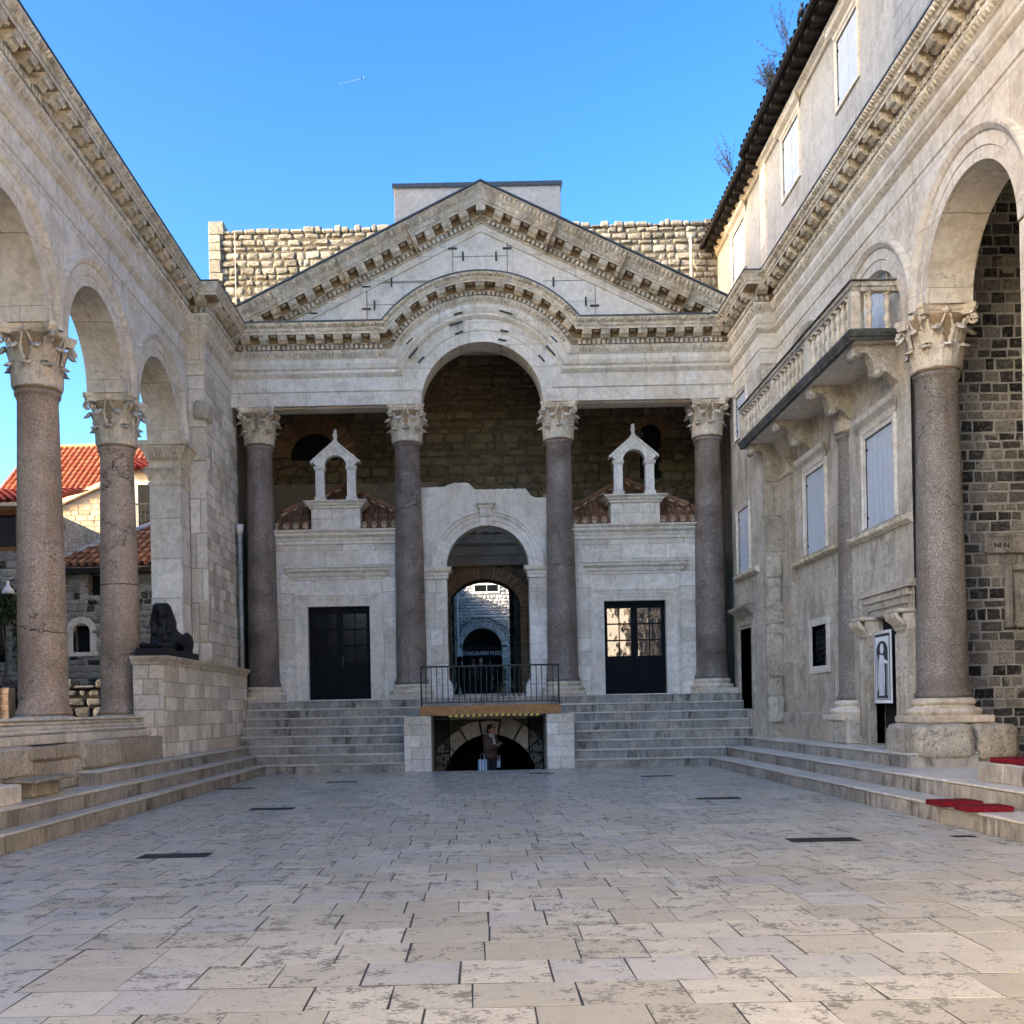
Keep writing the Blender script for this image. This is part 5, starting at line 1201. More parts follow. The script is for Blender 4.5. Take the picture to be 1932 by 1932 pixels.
for yy in (18.86, 21.25, 23.75, 25.9):
    d = MB(); xw = XW if yy < 25.8 else 7.60
    BR = [(0, 8.12), (.82, 8.12), (.86, 8.02), (.84, 7.92), (.77, 7.86), (.70, 7.90), (.66, 7.97), (.60, 7.96), (.52, 7.88), (.47, 7.76), (.46, 7.64), (.42, 7.55), (.35, 7.52), (.30, 7.56), (.27, 7.63), (.20, 7.60), (.10, 7.50), (0, 7.42)]
    q_ = [(XW - p, z) for p, z in BR]; d.prism([(x, z) for x, z in q_], 'y', yy - .14, yy + .14)
    for p, z, r in ((.78, 7.93, .075), (.38, 7.60, .07)):
        d.lathe([(r, 0), (r, .33)], (0, 0, 0), 12); vs = d.v[-24:]; d.v[-24:] = [(XW - p + v[0], yy - .165 + v[2], z + v[1]) for v in vs]
    for p, z in ((.14, 7.98), (.36, 7.98)):
        d.lathe([(.07, 0), (.075, .012), (.05, .015), (.045, .005), (.02, .012)], (0, 0, 0), 10); vs = d.v[-50:]; d.v[-50:] = [(XW - p + v[0], yy - .14 - v[2], z + v[1]) for v in vs]
        for s in (-1, 1): d.box(XW - p + s * .095 - .006, XW - p + s * .095 + .006, yy - .152, yy - .139, z - .1, z + .1); d.box(XW - p - .1, XW - p + .1, yy - .152, yy - .139, z + s * .095 - .006, z + s * .095 + .006)
    d.build('bracket', M['roughwarm'], balc)
# banner in the doorway
bn = thing('banner', 'tall white banner with a grey carved saint figure hanging in the dark right doorway', 'banner', (7.72, 19.6, 1.5))
GR = [plain('banner_print_%s' % n_, c, .7, 0, .1) for n_, c in (('pale', (.84, .85, .87)), ('mid', (.42, .43, .46)), ('dark', (.035, .035, .04)))]
m = MB(); xb = 7.74; ya, yb_ = 19.20, 20.02; zc, H_ = 1.56, 1.36
B = lambda u, v, d: Vector((xb - d, yb_ - u * (yb_ - ya), zc + v * H_))
def pol(pts, d, mi): m.add([B(u, v, d) for u, v in pts], [list(range(len(pts)))], mi)
m.box(xb, xb + .02, ya, yb_, zc, zc + H_, 0); m.tube([B(-.02, 1.0, 0), B(1.02, 1.0, 0)], .018, 6, 0); m.tube([B(-.02, 0, 0), B(1.02, 0, 0)], .018, 6, 0)
pol([(.06, .04), (.94, .04), (.94, .97), (.06, .97)], .003, 2); pol([(.1, .05), (.9, .05), (.9, .93), (.1, .93)], .005, 0)
pol([(.16, .06), (.84, .06), (.84, .72)] + [(.5 + .34 * cos(a * pi / 10), .72 + .15 * sin(a * pi / 10)) for a in range(1, 10)] + [(.16, .72)], .007, 2)
pol([(.30, .10), (.62, .10), (.66, .4), (.62, .66), (.36, .68), (.28, .4)], .010, 0); pol([(.5 - .11 * cos(a * pi / 6), .76 + .075 * sin(a * pi / 6)) for a in range(12)], .010, 0)
pol([(.60, .62), (.84, .58), (.84, .54), (.60, .56)], .012, 0); pol([(.18, .15), (.28, .2), (.30, .6), (.2, .7)], .009, 1)
for k in range(5): u = .33 + k * .065; pol([(u, .11), (u + .02, .11), (u + .04 - k * .01, .55), (u + .03 - k * .01, .55)], .013, 1)
pol([(.76, .1), (.82, .1), (.82, .56), (.76, .56)], .010, 1)
m.build('printed_cloth', GR, bn)
# worn blocks under the near right column
m = MB()
def lump(x0, x1, y0, y1, z0, z1, b, mi=0, n=5):
    """rough stone block with worn, uneven faces"""
    t = bmesh.new(); bmesh.ops.create_cube(t, size=1); bmesh.ops.subdivide_edges(t, edges=t.edges[:], cuts=n, use_grid_fill=True)
    from mathutils import noise
    out = []
    for v in t.verts:
        p = Vector(((v.co.x + .5) * (x1 - x0) + x0, (v.co.y + .5) * (y1 - y0) + y0, (v.co.z + .5) * (z1 - z0) + z0)); c = Vector(((x0 + x1) / 2, (y0 + y1) / 2, (z0 + z1) / 2))
        k = sum(1 for a in v.co if abs(abs(a) - .5) < .01)
        if k > 1: p += (c - p).normalized() * b * (k - 1) * 1.0
        p += noise.noise_vector(p * 2.3) * b * .6 + noise.noise_vector(p * 7) * b * .2
        v.co = p
    t.verts.index_update(); m.add([v.co[:] for v in t.verts], [[v.index for v in f.verts] for f in t.faces], mi, True); t.free()
lump(7.18, 8.15, 16.78, 18.2, .62, 1.20, .05); lump(8.15, 8.95, 16.85, 18.2, .55, 1.19, .08); lump(7.22, 9.0, 16.95, 18.2, .40, .68, .04)
st = m.build('pedestal_block', M['rough'], arcR)
m = MB(); z = 1.1
for hh, w0, dd in ((.62, .40, .0), (.5, .34, .05), (.66, .42, .02), (.72, .36, .07), (.55, .40, .03), (.6, .33, .06), (.5, .38, .02)): lump(7.29 + dd, 7.29 + dd + w0, 25.66 + dd, 25.98, z, z + hh + .03, .035); z += hh
m.build('ruined_pilaster', M['rough'], arcR)
m = MB(); lump(-7.05, -6.64, 25.68, 26.2, 9.0, 9.5, .05); m.build('broken_bracket', M['roughwarm'], arcL)
m = MB(); z = 2.9
for hh, w0 in ((.5, .30), (.45, .22), (.6, .26)): lump(-6.99, -6.99 + w0, 25.70, 25.95, z, z + hh - .015, .03); z += hh
m.build('broken_edge', M['smallash'], arcL)

# rubble wall inside the right arch
M['rough2'] = stone('dull_weathered_slab', (.26, .235, .20), (.36, .33, .29), dark=(.05, .045, .04), isl=0, dirt=.7, streak=.4, pits=.6, bs=.9)
iw = thing('rubble_house_wall', 'grey rubble house wall spotted with black stones behind the near right column', 'wall', (10, 18.25, .5))
m = MB(); m.box(7.95, 15, 18.27, 18.6, .4, 12.2, 1); blocks(m, (8.55, 18.22, .45), (1, 0, 0), (0, 0, 1), (0, -1, 0), 4.6, 11.6, (.14, .23), (.16, .40), .032, .006, .012, irr=.012); m.build('wall', [M['r_blk'], M['mgrey']], iw)
m = MB(); m.box(8.36, 8.60, 18.20, 18.242, .5, 12.0); m.build('plaster_strip', M['plaster'], iw)
m = MB(); rows = [[(9.04 - 0, 18.18, 3.80), (9.9, 18.18, 3.80), (9.9, 18.18, 4.10), (9.04, 18.18, 4.10)]]
m.bbox(9.02, 9.95, 18.17, 18.24, 4.18, 4.52, .02); m.bbox(9.09, 9.95, 18.15, 18.17, 4.18, 4.23, .004); m.bbox(9.09, 9.95, 18.15, 18.17, 4.47, 4.52, .004); m.bbox(9.02, 9.08, 18.15, 18.17, 4.18, 4.52, .004)
text_mesh(m, 'NI N', (9.20, 18.168, 4.27), (1, 0, 0), (0, 0, 1), (0, -1, 0), .13, 1); m.build('plaque', [M['rough2'], M['shade_black']], iw)
m = MB(); m.bbox(9.38, 9.50, 18.12, 18.24, 2.85, 3.98, .02); m.bbox(9.51, 10.6, 18.12, 18.24, 3.86, 3.98, .02); m.bbox(9.51, 10.6, 18.12, 18.24, 2.85, 2.97, .02); m.box(9.5, 10.6, 18.21, 18.24, 2.97, 3.86)
m.ball((9.85, 18.2, 3.62), .11, .06, .13); m.ball((9.88, 18.2, 3.3), .17, .07, .26); m.ball((9.7, 18.2, 3.35), .06, .05, .2); m.build('carved_relief', M['rough2'], iw)
m = MB(); m.box(8.46, 14.5, Y0, 18.3, 12.0, 12.2); m.box(14.5, 15, Y0, 18.6, .4, 12.2); m.box(8.46, 14.5, Y0 - .3, Y0, .4, 12.2); m.build('ceiling', M['graypl'], iw)

# upper storey
up = thing('upper_house', 'pale rendered upper house with dark eaves and blue grey shutters above the right cornice', 'house', (8.7, 28, 12.2))
XU = 8.70; PU = lambda u, v, d: Vector((XU + d, u, v))
m = MB(); U1 = (22.72, 24.02, 15.50, 17.05); U2 = (26.87, 28.3, 15.47, 17.08); U3 = (32.3, 33.9, 15.45, 17.0)
holed(m, PU, 20.4, 36.5, 12.2, 17.85, [U1, U2, U3], .16); m.box(XU + .18, XU + 6, 20.4, 36.5, 12.2, 17.8); m.build('wall', M['upplaster'], up)
for w in (U1, U2, U3): shutter_window(up, PU, *w, hood=True, fr=.10)
m = MB(); z = 12.2
while z < 17.6: h = R.uniform(.35, .5); m.bbox(XU - .06, XU + .02, 29.9, 30.45, z, z + h - .008, .01); z += h
m.box(XU - .10, XU + .02, 29.86, 30.5, 17.62, 17.8); m.build('quoin_strip', M['ashlar'], up)
r = MB(); L = Vector((3.0, 0, 1.35))
for ya, yb_, dz, dx in ((18.0, 30.3, 0, 0), (30.3, 37.0, -.16, .08)):
    zE = 17.92 + dz; xE = 8.12 + dx
    tile_roof(r, (xE, ya, zE), (0, 1, 0), L, int((yb_ - ya) / .3), 6, .3, mi=0)
    r.box(xE + .02, XU + .1, ya, yb_, zE - .16, zE - .08, 1); r.box(xE + .1, xE + .5, ya, yb_, zE - .22, zE - .161, 1)
    u = ya
    while u < yb_ - .2: r.box(xE + .04, XU + .05, u, u + .12, zE - .30, zE - .162, 1); u += .5
r.build('roof', [M['darktimber'], M['darktimber']], up)
m = MB()
for ya, yb_, dz, dx in ((18.0, 30.3, 0, 0), (30.3, 37.0, -.16, .08)): m.tube([(8.06 + dx, ya, 17.83 + dz), (8.06 + dx, yb_, 17.83 + dz)], .075, 8)
m.build('gutter', M['darktimber'], up)
m = MB(); molding(m, PU, [(0, 17.35), (.06, 17.37), (.10, 17.44), (.18, 17.5), (.2, 17.55), (0, 17.6)], 20.4, 36.4); m.build('eaves_moulding', M['trim'], up)
m = MB(); m.box(8.5, 14, 6, 20.38, 12.2, 18.6); tag(m.build('grey_block_house', M['greyblk']), 'plain grey block wall of the next house at the top right edge above the cornice', 'house')
m = MB()
for y in (23, 26.2, 29): m.ball((8.35, y, 12.33), .06)
for lab, (y, n_, s, mat, k) in {'tall thin dry weed with long stems growing from the gutter near the pigeon': (25.6, 14, 1.0, 'twig', 0), 'bushy tuft of thin green stems in the gutter below the tall dry weed': (27.0, 46, .55, 'twig', 1), 'fan of dry twigs growing from the gutter over the farthest shuttered window': (31.4, 22, .9, 'twig', 2)}.items():
    g = thing('roof_weed', lab, 'plant', (8.05, y, 17.9), 'weeds in the gutter'); w = MB()
    for _ in range(n_):
        a = R.uniform(-1.1, 1.1); b = R.uniform(-.75, .25); l = s * R.uniform(.5, 1.15); p = Vector((8.05, y + R.uniform(-.25, .25), 17.88)); pts = [p]; d = Vector((b - .25, sin(a) * .8, cos(a))).normalized()
        for q_ in range(5): p = p + d * l / 5 + Vector((0, 0, .015)); d = (d + Vector((R.uniform(-.2, .2), R.uniform(-.2, .2), R.uniform(-.1, .2)))).normalized(); pts.append(p)
        w.tube(pts, [.007, .006, .005, .005, .004, .003], 4)
        for q_ in pts[2:]:
            for _ in range(5):
                c = q_ + Vector((R.uniform(-.03, .03),) * 3); e = Vector((R.uniform(-1, 1), R.uniform(-1, 1), R.uniform(0, 1))).normalized() * .06; w.tube([q_, q_ + e], .0035, 3)
    w.build('stems', M[mat], g)
bd = MB()
bp_ = Vector((8.02, 24.45, 18.08)); bd.ball(bp_, .08, .15, .08, 10, 8); bd.ball(bp_ + Vector((-.02, -.12, .10)), .045, .05, .05, 8, 6); bd.tube([bp_ + Vector((0, .1, 0)), bp_ + Vector((0, .28, -.05))], [.05, .03], 6); bd.tube([bp_ + Vector((-.02, -.16, .10)), bp_ + Vector((-.02, -.2, .09))], [.012, .003], 5); bd.tube([bp_ + Vector((0, 0, -.06)), bp_ + Vector((0, 0, -.16))], .01, 4)
bdm = remeshed(bd, .012, 3); tag(bdm.build('pigeon', M['lead']), 'small dark pigeon perched on the gutter at the top right', 'bird')

# ---------------------------------------------------------------- sphinx and its wall
sw = thing('sphinx_wall', 'low block wall with a moulded top ledge carrying the black sphinx beside the left stairs', 'wall', (-6.8, 24, .6))
m = MB()
blocks(m, (-6.42, 20.9, .72), (0, 1, 0), (0, 0, 1), (1, 0, 0), 7.5, 1.92, (.28, .36), (.28, .75), .009, .010, .010, irr=.003)
blocks(m, (-7.06, 20.9, .72), (1, 0, 0), (0, 0, 1), (0, -1, 0), .64, 1.92, (.3, .36), (.3, .6), .009, .006, .010, irr=.003)
m.box(-7.05, -6.44, 20.93, 28.3, .5, 2.64, 1); m.box(-7.9, -7.0, 22.2, 25.0, .5, 2.64, 1)
m.build('block_wall', [M['smallash'], M['mortar']], sw)
m = MB(); rows = [[(-6.42 + e, 28.38, z), (-6.42 + e, 20.9 - e, z), (-7.08, 20.9 - e, z)] for e, z in ((0, 2.63), (.03, 2.64), (.03, 2.68), (.07, 2.72), (.09, 2.73), (.12, 2.78), (.12, 2.81))]; m.loft(rows); m.box(-7.08, -6.31, 20.79, 28.38, 2.78, 2.812); m.box(-7.95, -7.07, 22.1, 25.0, 2.6, 2.81)
m.build('ledge', M['carve'], sw)
sp = thing('sphinx_statue', 'black granite sphinx with a cloth headdress lying on a slab on top of the wall', 'statue', (-6.74, 22.2, 2.81))
m = MB(); m.bbox(-7.05, -6.42, 21.05, 23.55, 2.813, 2.98, .015); m.build('slab', M['basalt'], sp)
b = MB(); X = -6.74; Z = 2.96
def cap(p0, p1, r0, r1, n=12):
    p0, p1 = Vector(p0), Vector(p1); b.tube([p0, p0.lerp(p1, .33), p0.lerp(p1, .66), p1], [r0, r0 * .67 + r1 * .33, r0 * .33 + r1 * .67, r1], n); b.ball(p0, r0, n=n, m=8); b.ball(p1, r1, n=n, m=8)
for s in (-1, 1):
    b.bbox(X + s * .17 - .075, X + s * .17 + .075, 21.12, 22.0, Z, Z + .15, .03); b.ball((X + s * .17, 21.17, Z + .09), .085, .12, .07)
    cap((X + s * .17, 21.85, Z + .12), (X + s * .15, 22.05, Z + .42), .10, .14); b.ball((X + s * .18, 23.12, Z + .24), .13, .28, .25, 12, 8); b.bbox(X + s * .24 - .06, X + s * .24 + .05, 22.65, 23.2, Z, Z + .12, .03)
cap((X, 22.1, Z + .36), (X, 23.05, Z + .26), .24, .21); b.ball((X, 22.0, Z + .38), .25, .22, .33); cap((X, 23.2, Z + .1), (X + .22, 23.3, Z + .06), .05, .03)
cap((X, 21.95, Z + .55), (X, 21.93, Z + .75), .13, .12)
b.ball((X, 21.88, Z + .84), .13, .14, .17, 14, 10)                                  # face
b.ball((X, 21.74, Z + .83), .025, .03, .035); b.ball((X, 21.76, Z + .765), .04, .02, .015); b.tube([(X, 21.76, Z + .72), (X, 21.80, Z + .56)], [.03, .04], 8)
for s in (-1, 1): b.ball((X + s * .05, 21.765, Z + .875), .025, .012, .014); b.ball((X + s * .135, 21.88, Z + .84), .02, .04, .05)
rows = []                                                                           # nemes headdress
for z, w, y0_, y1_ in ((.52, .27, 21.93, 22.2), (.62, .285, 21.92, 22.2), (.75, .25, 21.90, 22.16), (.88, .205, 21.86, 22.12), (.98, .18, 21.80, 22.06), (1.03, .13, 21.84, 22.0)):
    rows.append([(X - w, y0_, Z + z), (X - w * .6, y0_ - .01, Z + z), (X + w * .6, y0_ - .01, Z + z), (X + w, y0_, Z + z), (X + w * .8, y1_, Z + z), (X - w * .8, y1_, Z + z)])
b.loft(rows, 0, True, False, True)
for s in (-1, 1): b.bbox(X + s * .17 - .06, X + s * .17 + .06, 21.80, 21.95, Z + .36, Z + .62, .02)
remeshed(b, .014, 2).build('body', M['basalt'], sp)
dp = thing('downpipe', 'grey downpipe in the corner between the small block wall and the first portico column', 'pipe', (-6.6, 28.7, 2.3)); m = MB(); m.tube([(-6.62, 28.75, 2.0), (-6.62, 28.75, 6.6)], .06, 10); m.build('pipe', M['greyblk'], dp)
m = MB(); m.lathe([(.06, 0), (.10, .1), (.11, .3)], (-6.62, 28.75, 6.6), 10); m.build('hopper', M['trim'], dp)

# ---------------------------------------------------------------- floor grilles, cushions, seats
def gp(x, y, z=0.0):
    dx, dy = x - 904.0, 1337.0 - y; tx = dx * cos(TH) + dy * sin(TH); ty = -dx * sin(TH) + dy * cos(TH); Y = (1.6 - z) * F / -ty; return tx * Y / F, Y
GL = [(330, 1615, 'large dark floor grille in the paving nearest the left steps', .78, .34), (514, 1526.5, 'dark floor grille second from the front on the left of the court', .72, .34), (1552, 1585, 'large dark floor grille in the paving nearest the right steps', .78, .34), (1354, 1506.5, 'dark floor grille second from the front on the right of the court', .72, .34), (645, 1475.5, 'dark floor slot in front of the left stairs', .72, .3), (1239, 1464.5, 'dark floor slot in front of the right stairs', .72, .3), (443, 1488, 'dark floor grille beside the far end of the left side steps', .72, .3), (1022, 1459.5, 'dark floor slot at the foot of the right cellar pier', .6, .25), (1818, 1578.5, 'small dark floor plate beside the right steps', .26, .12)]
for x, y, lab, w, d in GL:
    X, Y = gp(x, y); g = thing('floor_grille', lab, 'floor grille', (X, Y, 0), 'grilles in the court paving' if w > .3 else None)
    m = MB(); m.box(X - w / 2, X + w / 2, Y - d / 2, Y + d / 2, .003, .0065); m.build('plate', M['grille'], g)
    m = MB(); k = 0
    while k * .045 < w - .04: m.box(X - w / 2 + .02 + k * .045, X - w / 2 + .035 + k * .045, Y - d / 2 + .02, Y + d / 2 - .02, .0065, .011); k += 1
    m.build('grating', M['grille'], g)
def cushion(x, y, z, rot, lab):
    m = MB(); rows = []
    def ring(s, zz, n=8):
        pts = []
        for (sx, sy) in ((1, 1), (-1, 1), (-1, -1), (1, -1)):
            for k in range(3):
                a = {(1, 1): 0, (-1, 1): pi / 2, (-1, -1): pi, (1, -1): 1.5 * pi}[(sx, sy)] + k * pi / 4
                pts.append((sx * (.28 - .02) * s + .02 * cos(a) * s, sy * (.21 - .02) * s + .02 * sin(a) * s, zz))
        return pts
    rows = [ring(s, zz) for s, zz in ((.96, .0), (1, .01), (1.0, .05), (.97, .064), (.6, .07))]
    m.loft(rows, 0, True, False, True)
    o = m.build('seat_cushion', M['red'], None, loc=(0, 0, 0)); o.location = (x, y, z + .002); o.rotation_euler = (0, 0, rot); tag(o, lab, 'cushion', 'red seat cushions on the steps')
X, Y = gp(1794, 1512, HS); cushion(6.06, 13.12, HS, .04, 'red seat cushion on the lowest right step, the one farther from the camera')
cushion(6.09, 12.42, HS, -.05, 'red seat cushion on the lowest right step, the one nearer the camera')
cushion(7.12, 13.55, .745, .1, 'red seat cushion on the block at the right edge, partly behind its neighbour'); cushion(7.10, 12.98, .745, -.08, 'red seat cushion nearest the camera on the block at the right edge')
m = MB(); m.bbox(6.78, 7.6, 13.3, 13.98, .483, .74, .015); m.bbox(6.80, 7.6, 12.3, 13.29, .483, .74, .015); tag(m.build('stone_bench', M['step']), 'low pale stone block bench carrying two red cushions at the right edge', 'stone bench')
m = MB(); m.bbox(-6.42, -5.98, 12.0, 13.35, .483, .74, .02); tag(m.build('stone_bench', M['trim']), 'low pale stone block on the left steps at the left edge', 'stone bench')
tb = thing('stone_slab_seat', 'thin worn stone slab resting on a small block behind the left stone bench', 'stone bench', (-6.2, 14.6, .48)); m = MB(); m.bbox(-6.46, -6.02, 13.9, 15.4, .70, .75, .015); m.build('slab', M['rough'], tb); m = MB(); m.bbox(-6.44, -6.2, 14.2, 15.1, .483, .70, .02); m.build('support', M['roughwarm'], tb)
# ---------------------------------------------------------------- houses beyond the left arcade
def house(name, lab, x0, x1, y0, y1, zb, ze, zr, wall, tile, ridge='x', tw=.26, over=.35, lit=None):
    root = thing(name, lab, 'house', ((x0 + x1) / 2, y0, zb))
    m = MB(); m.box(x0, x1, y0, y1, zb, ze)
    if ridge == 'y': xm = (x0 + x1) / 2; m.prism([(x0, ze), (x1, ze), (xm, zr - .1)], 'y', y0, y1)
    else: ym = (y0 + y1) / 2; m.prism([(y0, ze), (y1, ze), (ym, zr - .1)], 'x', x0, x1)
    m.build('wall', wall, root); r = MB()
    if ridge == 'x':
        ym = (y0 + y1) / 2; V = Vector((0, ym - y0 + over, (zr - ze) * (1 + over / (ym - y0)))); O = Vector((x0 - over, y0 - over, ze - (zr - ze) * over / (ym - y0)))
        tile_roof(r, O, (1, 0, 0), V, int((x1 - x0 + 2 * over) / tw), max(4, int(V.length / .4)), tw, mi=0)
        r.add([O + V, O + V + Vector((x1 - x0 + 2 * over, 0, 0)), Vector((x1 + over, y1 + over, O.z)), Vector((x0 - over, y1 + over, O.z))], [(0, 1, 2, 3)], 0)
        r.tube([O + V + Vector((0, 0, .06)), O + V + Vector((x1 - x0 + 2 * over, 0, .06))], .11, 8, 0)
        r.box(x0 - over, x1 + over, y0 - over, y0 - over + .12, O.z - .16, O.z - .02, 1)
    else:
        xm = (x0 + x1) / 2
        for s in (-1, 1):
            xe = (x1 + over) if s > 0 else (x0 - over); O = Vector((xe, y0 - over, ze - (zr - ze) * over / (x1 - xm))); V = Vector((xm - xe, 0, zr - O.z))
            tile_roof(r, O, (0, 1, 0), V, int((y1 - y0 + 2 * over) / tw), max(4, int(V.length / .4)), tw, mi=0)
            r.add([O + Vector((0, -.02, -.14)), O + V + Vector((0, -.02, -.14)), O + V + Vector((0, -.02, .0)), O + Vector((0, -.02, 0)), O + Vector((0, .1, -.14)), O + V + Vector((0, .1, -.14)), O + V + Vector((0, .1, .0)), O + Vector((0, .1, 0))], [(0, 1, 2, 3), (4, 5, 6, 7), (0, 1, 5, 4)], 1)
        r.tube([(xm, y0 - over, zr + .08), (xm, y1, zr + .08)], .11, 8, 0)
    r.build('roof', [M[tile], M['tileend']], root); return root
# big house with bright orange roof
h1 = house('orange_roof_house', 'far house with a bright orange tiled roof beyond the left arcade', -21.0, -12.2, 46, 53, 0, 11.9, 14.6, M['litstone'], 'tile_o', 'x')
# house with red roof and sunlit gable
h2 = thing('gable_house', 'sunlit stone house with a sloping red tiled roof between the two left columns', 'house', (-16, 43, 0))
m = MB(); m.prism([(-17.55, 0), (-17.55, 10.55), (-14.2, 12.0), (-14.2, 0)], 'y', 43.53, 50, 1); blocks(m, (-17.55, 43.5, 5), (1, 0, 0), (0, 0, 1), (0, -1, 0), 3.35, 7.0, (.2, .3), (.3, .6), .02, .008, .012, irr=.008, back=None, keep=lambda a, b, c, d: d + 5 < 10.5 + a * .433); m.build('wall', [M['r_lit'], M['mgrey']], h2)
r = MB(); V = Vector((3.7, 0, 1.6)); tile_roof(r, (-17.9, 43.3, 10.55), (0, 1, 0), V, 26, 8, .26, mi=0)
r.add([(-17.9, 43.25, 10.42), (-14.2, 43.25, 12.02), (-14.2, 43.25, 12.2), (-17.9, 43.25, 10.6), (-17.9, 43.45, 10.42), (-14.2, 43.45, 12.02), (-14.2, 43.45, 12.2), (-17.9, 43.45, 10.6)], [(0, 1, 2, 3), (7, 6, 5, 4), (0, 1, 5, 4), (3, 2, 6, 7)], 1)
r.build('roof', [M['tile_r'], M['tileend']], h2)
# left house with brown window band
h3 = thing('brown_window_house', 'stone house with brown framed windows under a red tiled roof at the far left edge', 'house', (-20, 33, 0))
m = MB(); Pn = lambda u, v, d: Vector((u, 33 + d, v)); holed(m, Pn, -30, -14.1, 0, 8.45, [(-16.4, -15.75, 7.1, 8.15), (-15.55, -14.8, 7.1, 8.15), (-17.6, -16.7, 7.1, 8.15), (-15.75, -15.2, 3.4, 5.6)], .3)
m.quad((-14.1, 33, 0), (-14.1, 43.4, 0), (-14.1, 43.4, 8.45), (-14.1, 33, 8.45)); m.box(-30, -14.2, 33.35, 43.3, 0, 8.4); m.build('wall', M['greyrub'], h3); m = MB(); blocks(m, (-18.5, 32.97, 2.2), (1, 0, 0), (0, 0, 1), (0, -1, 0), 4.4, 4.75, (.18, .3), (.25, .55), .03, .015, .02, irr=.015, pillow=.015, back=None, keep=lambda a, b, c, d: not (2.7 < (a + b) / 2 < 3.4 and 1.0 < (c + d) / 2 < 3.5)); m.build('stone_facing', [M['r_grey'], M['mgrey']], h3)
m = MB(); 
for u in (-17.65, -16.55, -15.65, -14.8): m.box(u, u + .12 if u > -16 else u + .15, 32.97, 33.2, 7.05, 8.2)
m.box(-17.7, -14.65, 32.96, 33.0, 8.15, 8.3); m.box(-17.7, -14.65, 32.95, 33.0, 6.98, 7.1); w = m.build('window_band', M['brownwood'], h3)
m = MB(); m.box(-17.6, -14.7, 33.2, 33.22, 7.0, 8.2); m.build('pane', M['winglass'], w); m = MB(); m.box(-15.75, -15.2, 33.2, 33.22, 3.4, 5.6); m.build('lower_window', M['winglass'], h3)
r = MB(); tile_roof(r, (-30, 32.5, 8.45), (1, 0, 0), Vector((0, 4.2, 1.25)), 62, 9, .26, mi=0); r.box(-30, -13.9, 32.45, 32.6, 8.32, 8.44, 1); r.build('roof', [M['tile_r'], M['tileend']], h3)
# small stone house with arched window
h4 = thing('arched_window_house', 'small grey stone house with a round topped window between the left columns', 'house', (-12, 34, 0))
m = MB(); Pn = lambda u, v, d: Vector((u, 34 + d, v)); holed(m, Pn, -13.95, -9.0, 0, 6.5, [(-13.42, -12.86, 3.74, 4.62), (-12.9, -12.15, 5.62, 6.30)], .4)
m.box(-13.9, -9.0, 34.42, 43.3, 0, 6.5); m.build('wall', M['greyrub'], h4); m = MB(); blocks(m, (-13.95, 33.97, 1.5), (1, 0, 0), (0, 0, 1), (0, -1, 0), 4.9, 4.9, (.17, .26), (.25, .5), .025, .012, .018, irr=.012, pillow=.012, back=None, keep=lambda a, b, c, d: not (.0 < (a + b) / 2 < 1.35 and 2.1 < (c + d) / 2 < 3.4) and not (.9 < (a + b) / 2 < 1.95 and 4.0 < (c + d) / 2 < 4.9)); m.build('stone_facing', [M['r_grey'], M['mgrey']], h4)
m = MB(); wc = -13.14; ra_ = .28
for k in range(9):
    a0, a1 = pi * k / 9, pi * (k + 1) / 9 - .01; m.prism([(wc - q_ * cos(a), 4.42 + q_ * sin(a)) for a, q_ in ((a0, ra_), (a1, ra_), (a1, ra_ + .22), (a0, ra_ + .22))], 'y', 33.96, 34.2)
for s in (-1, 1): m.box(wc + min(s * ra_, s * (ra_ + .2)), wc + max(s * ra_, s * (ra_ + .2)), 33.96, 34.2, 3.74, 4.42)
m.box(wc - .55, wc + .55, 33.93, 34.1, 3.60, 3.735)
a = m.build('arched_window', M['trim'], h4); m = MB(); m.box(-13.5, -12.8, 34.38, 34.40, 3.7, 4.7); m.build('pane', M['black'], a); m = MB(); m.box(-13, -12.1, 34.38, 34.40, 5.6, 6.3); m.build('square_window', M['black'], h4)
r = MB(); tile_roof(r, (-14.2, 33.6, 6.55), (1, 0, 0), Vector((0, 5.0, 2.4)), 20, 10, .26, keep=lambda u, v: v < u * 1.9 + .3, mi=0)
r.add([(-14.2, 33.6, 6.50), (-9, 33.6, 6.50), (-9, 38.6, 8.9), (-11.6, 38.6, 8.9)], [(0, 1, 2, 3)], 0); r.tube([(-14.25, 33.55, 6.6), (-11.5, 38.6, 9.0)], .12, 7, 1); r.box(-14.1, -9, 33.6, 33.9, 6.3, 6.48, 2)
r.build('roof', [M['tile_b'], M['greyblk'], M['black']], h4)
# house glimpsed right of the second column
h5 = thing('balcony_end_house', 'narrow glimpse of a house with a small iron balcony right of the second left column', 'house', (-11.5, 40, 0))
m = MB(); m.box(-13.4, -9.2, 40, 45, 8.5, 11.2); m.build('wall', M['upplaster'], h5); m = MB(); m.box(-13.15, -12.5, 39.97, 40.0, 8.9, 10.6); m.build('window', M['winglass'], h5)
m = MB(); m.box(-13.6, -11.8, 39.2, 40, 8.7, 8.82)
for k in range(12): m.box(-13.6 + k * .16, -13.58 + k * .16, 39.2, 39.22, 8.82, 9.7)
m.box(-13.6, -11.8, 39.19, 39.23, 9.66, 9.72); m.build('balcony', M['iron'], h5); r = MB(); tile_roof(r, (-13.9, 39.6, 11.15), (1, 0, 0), Vector((0, 2.5, .9)), 18, 5, .26); r.build('roof', M['tile_r'], h5)
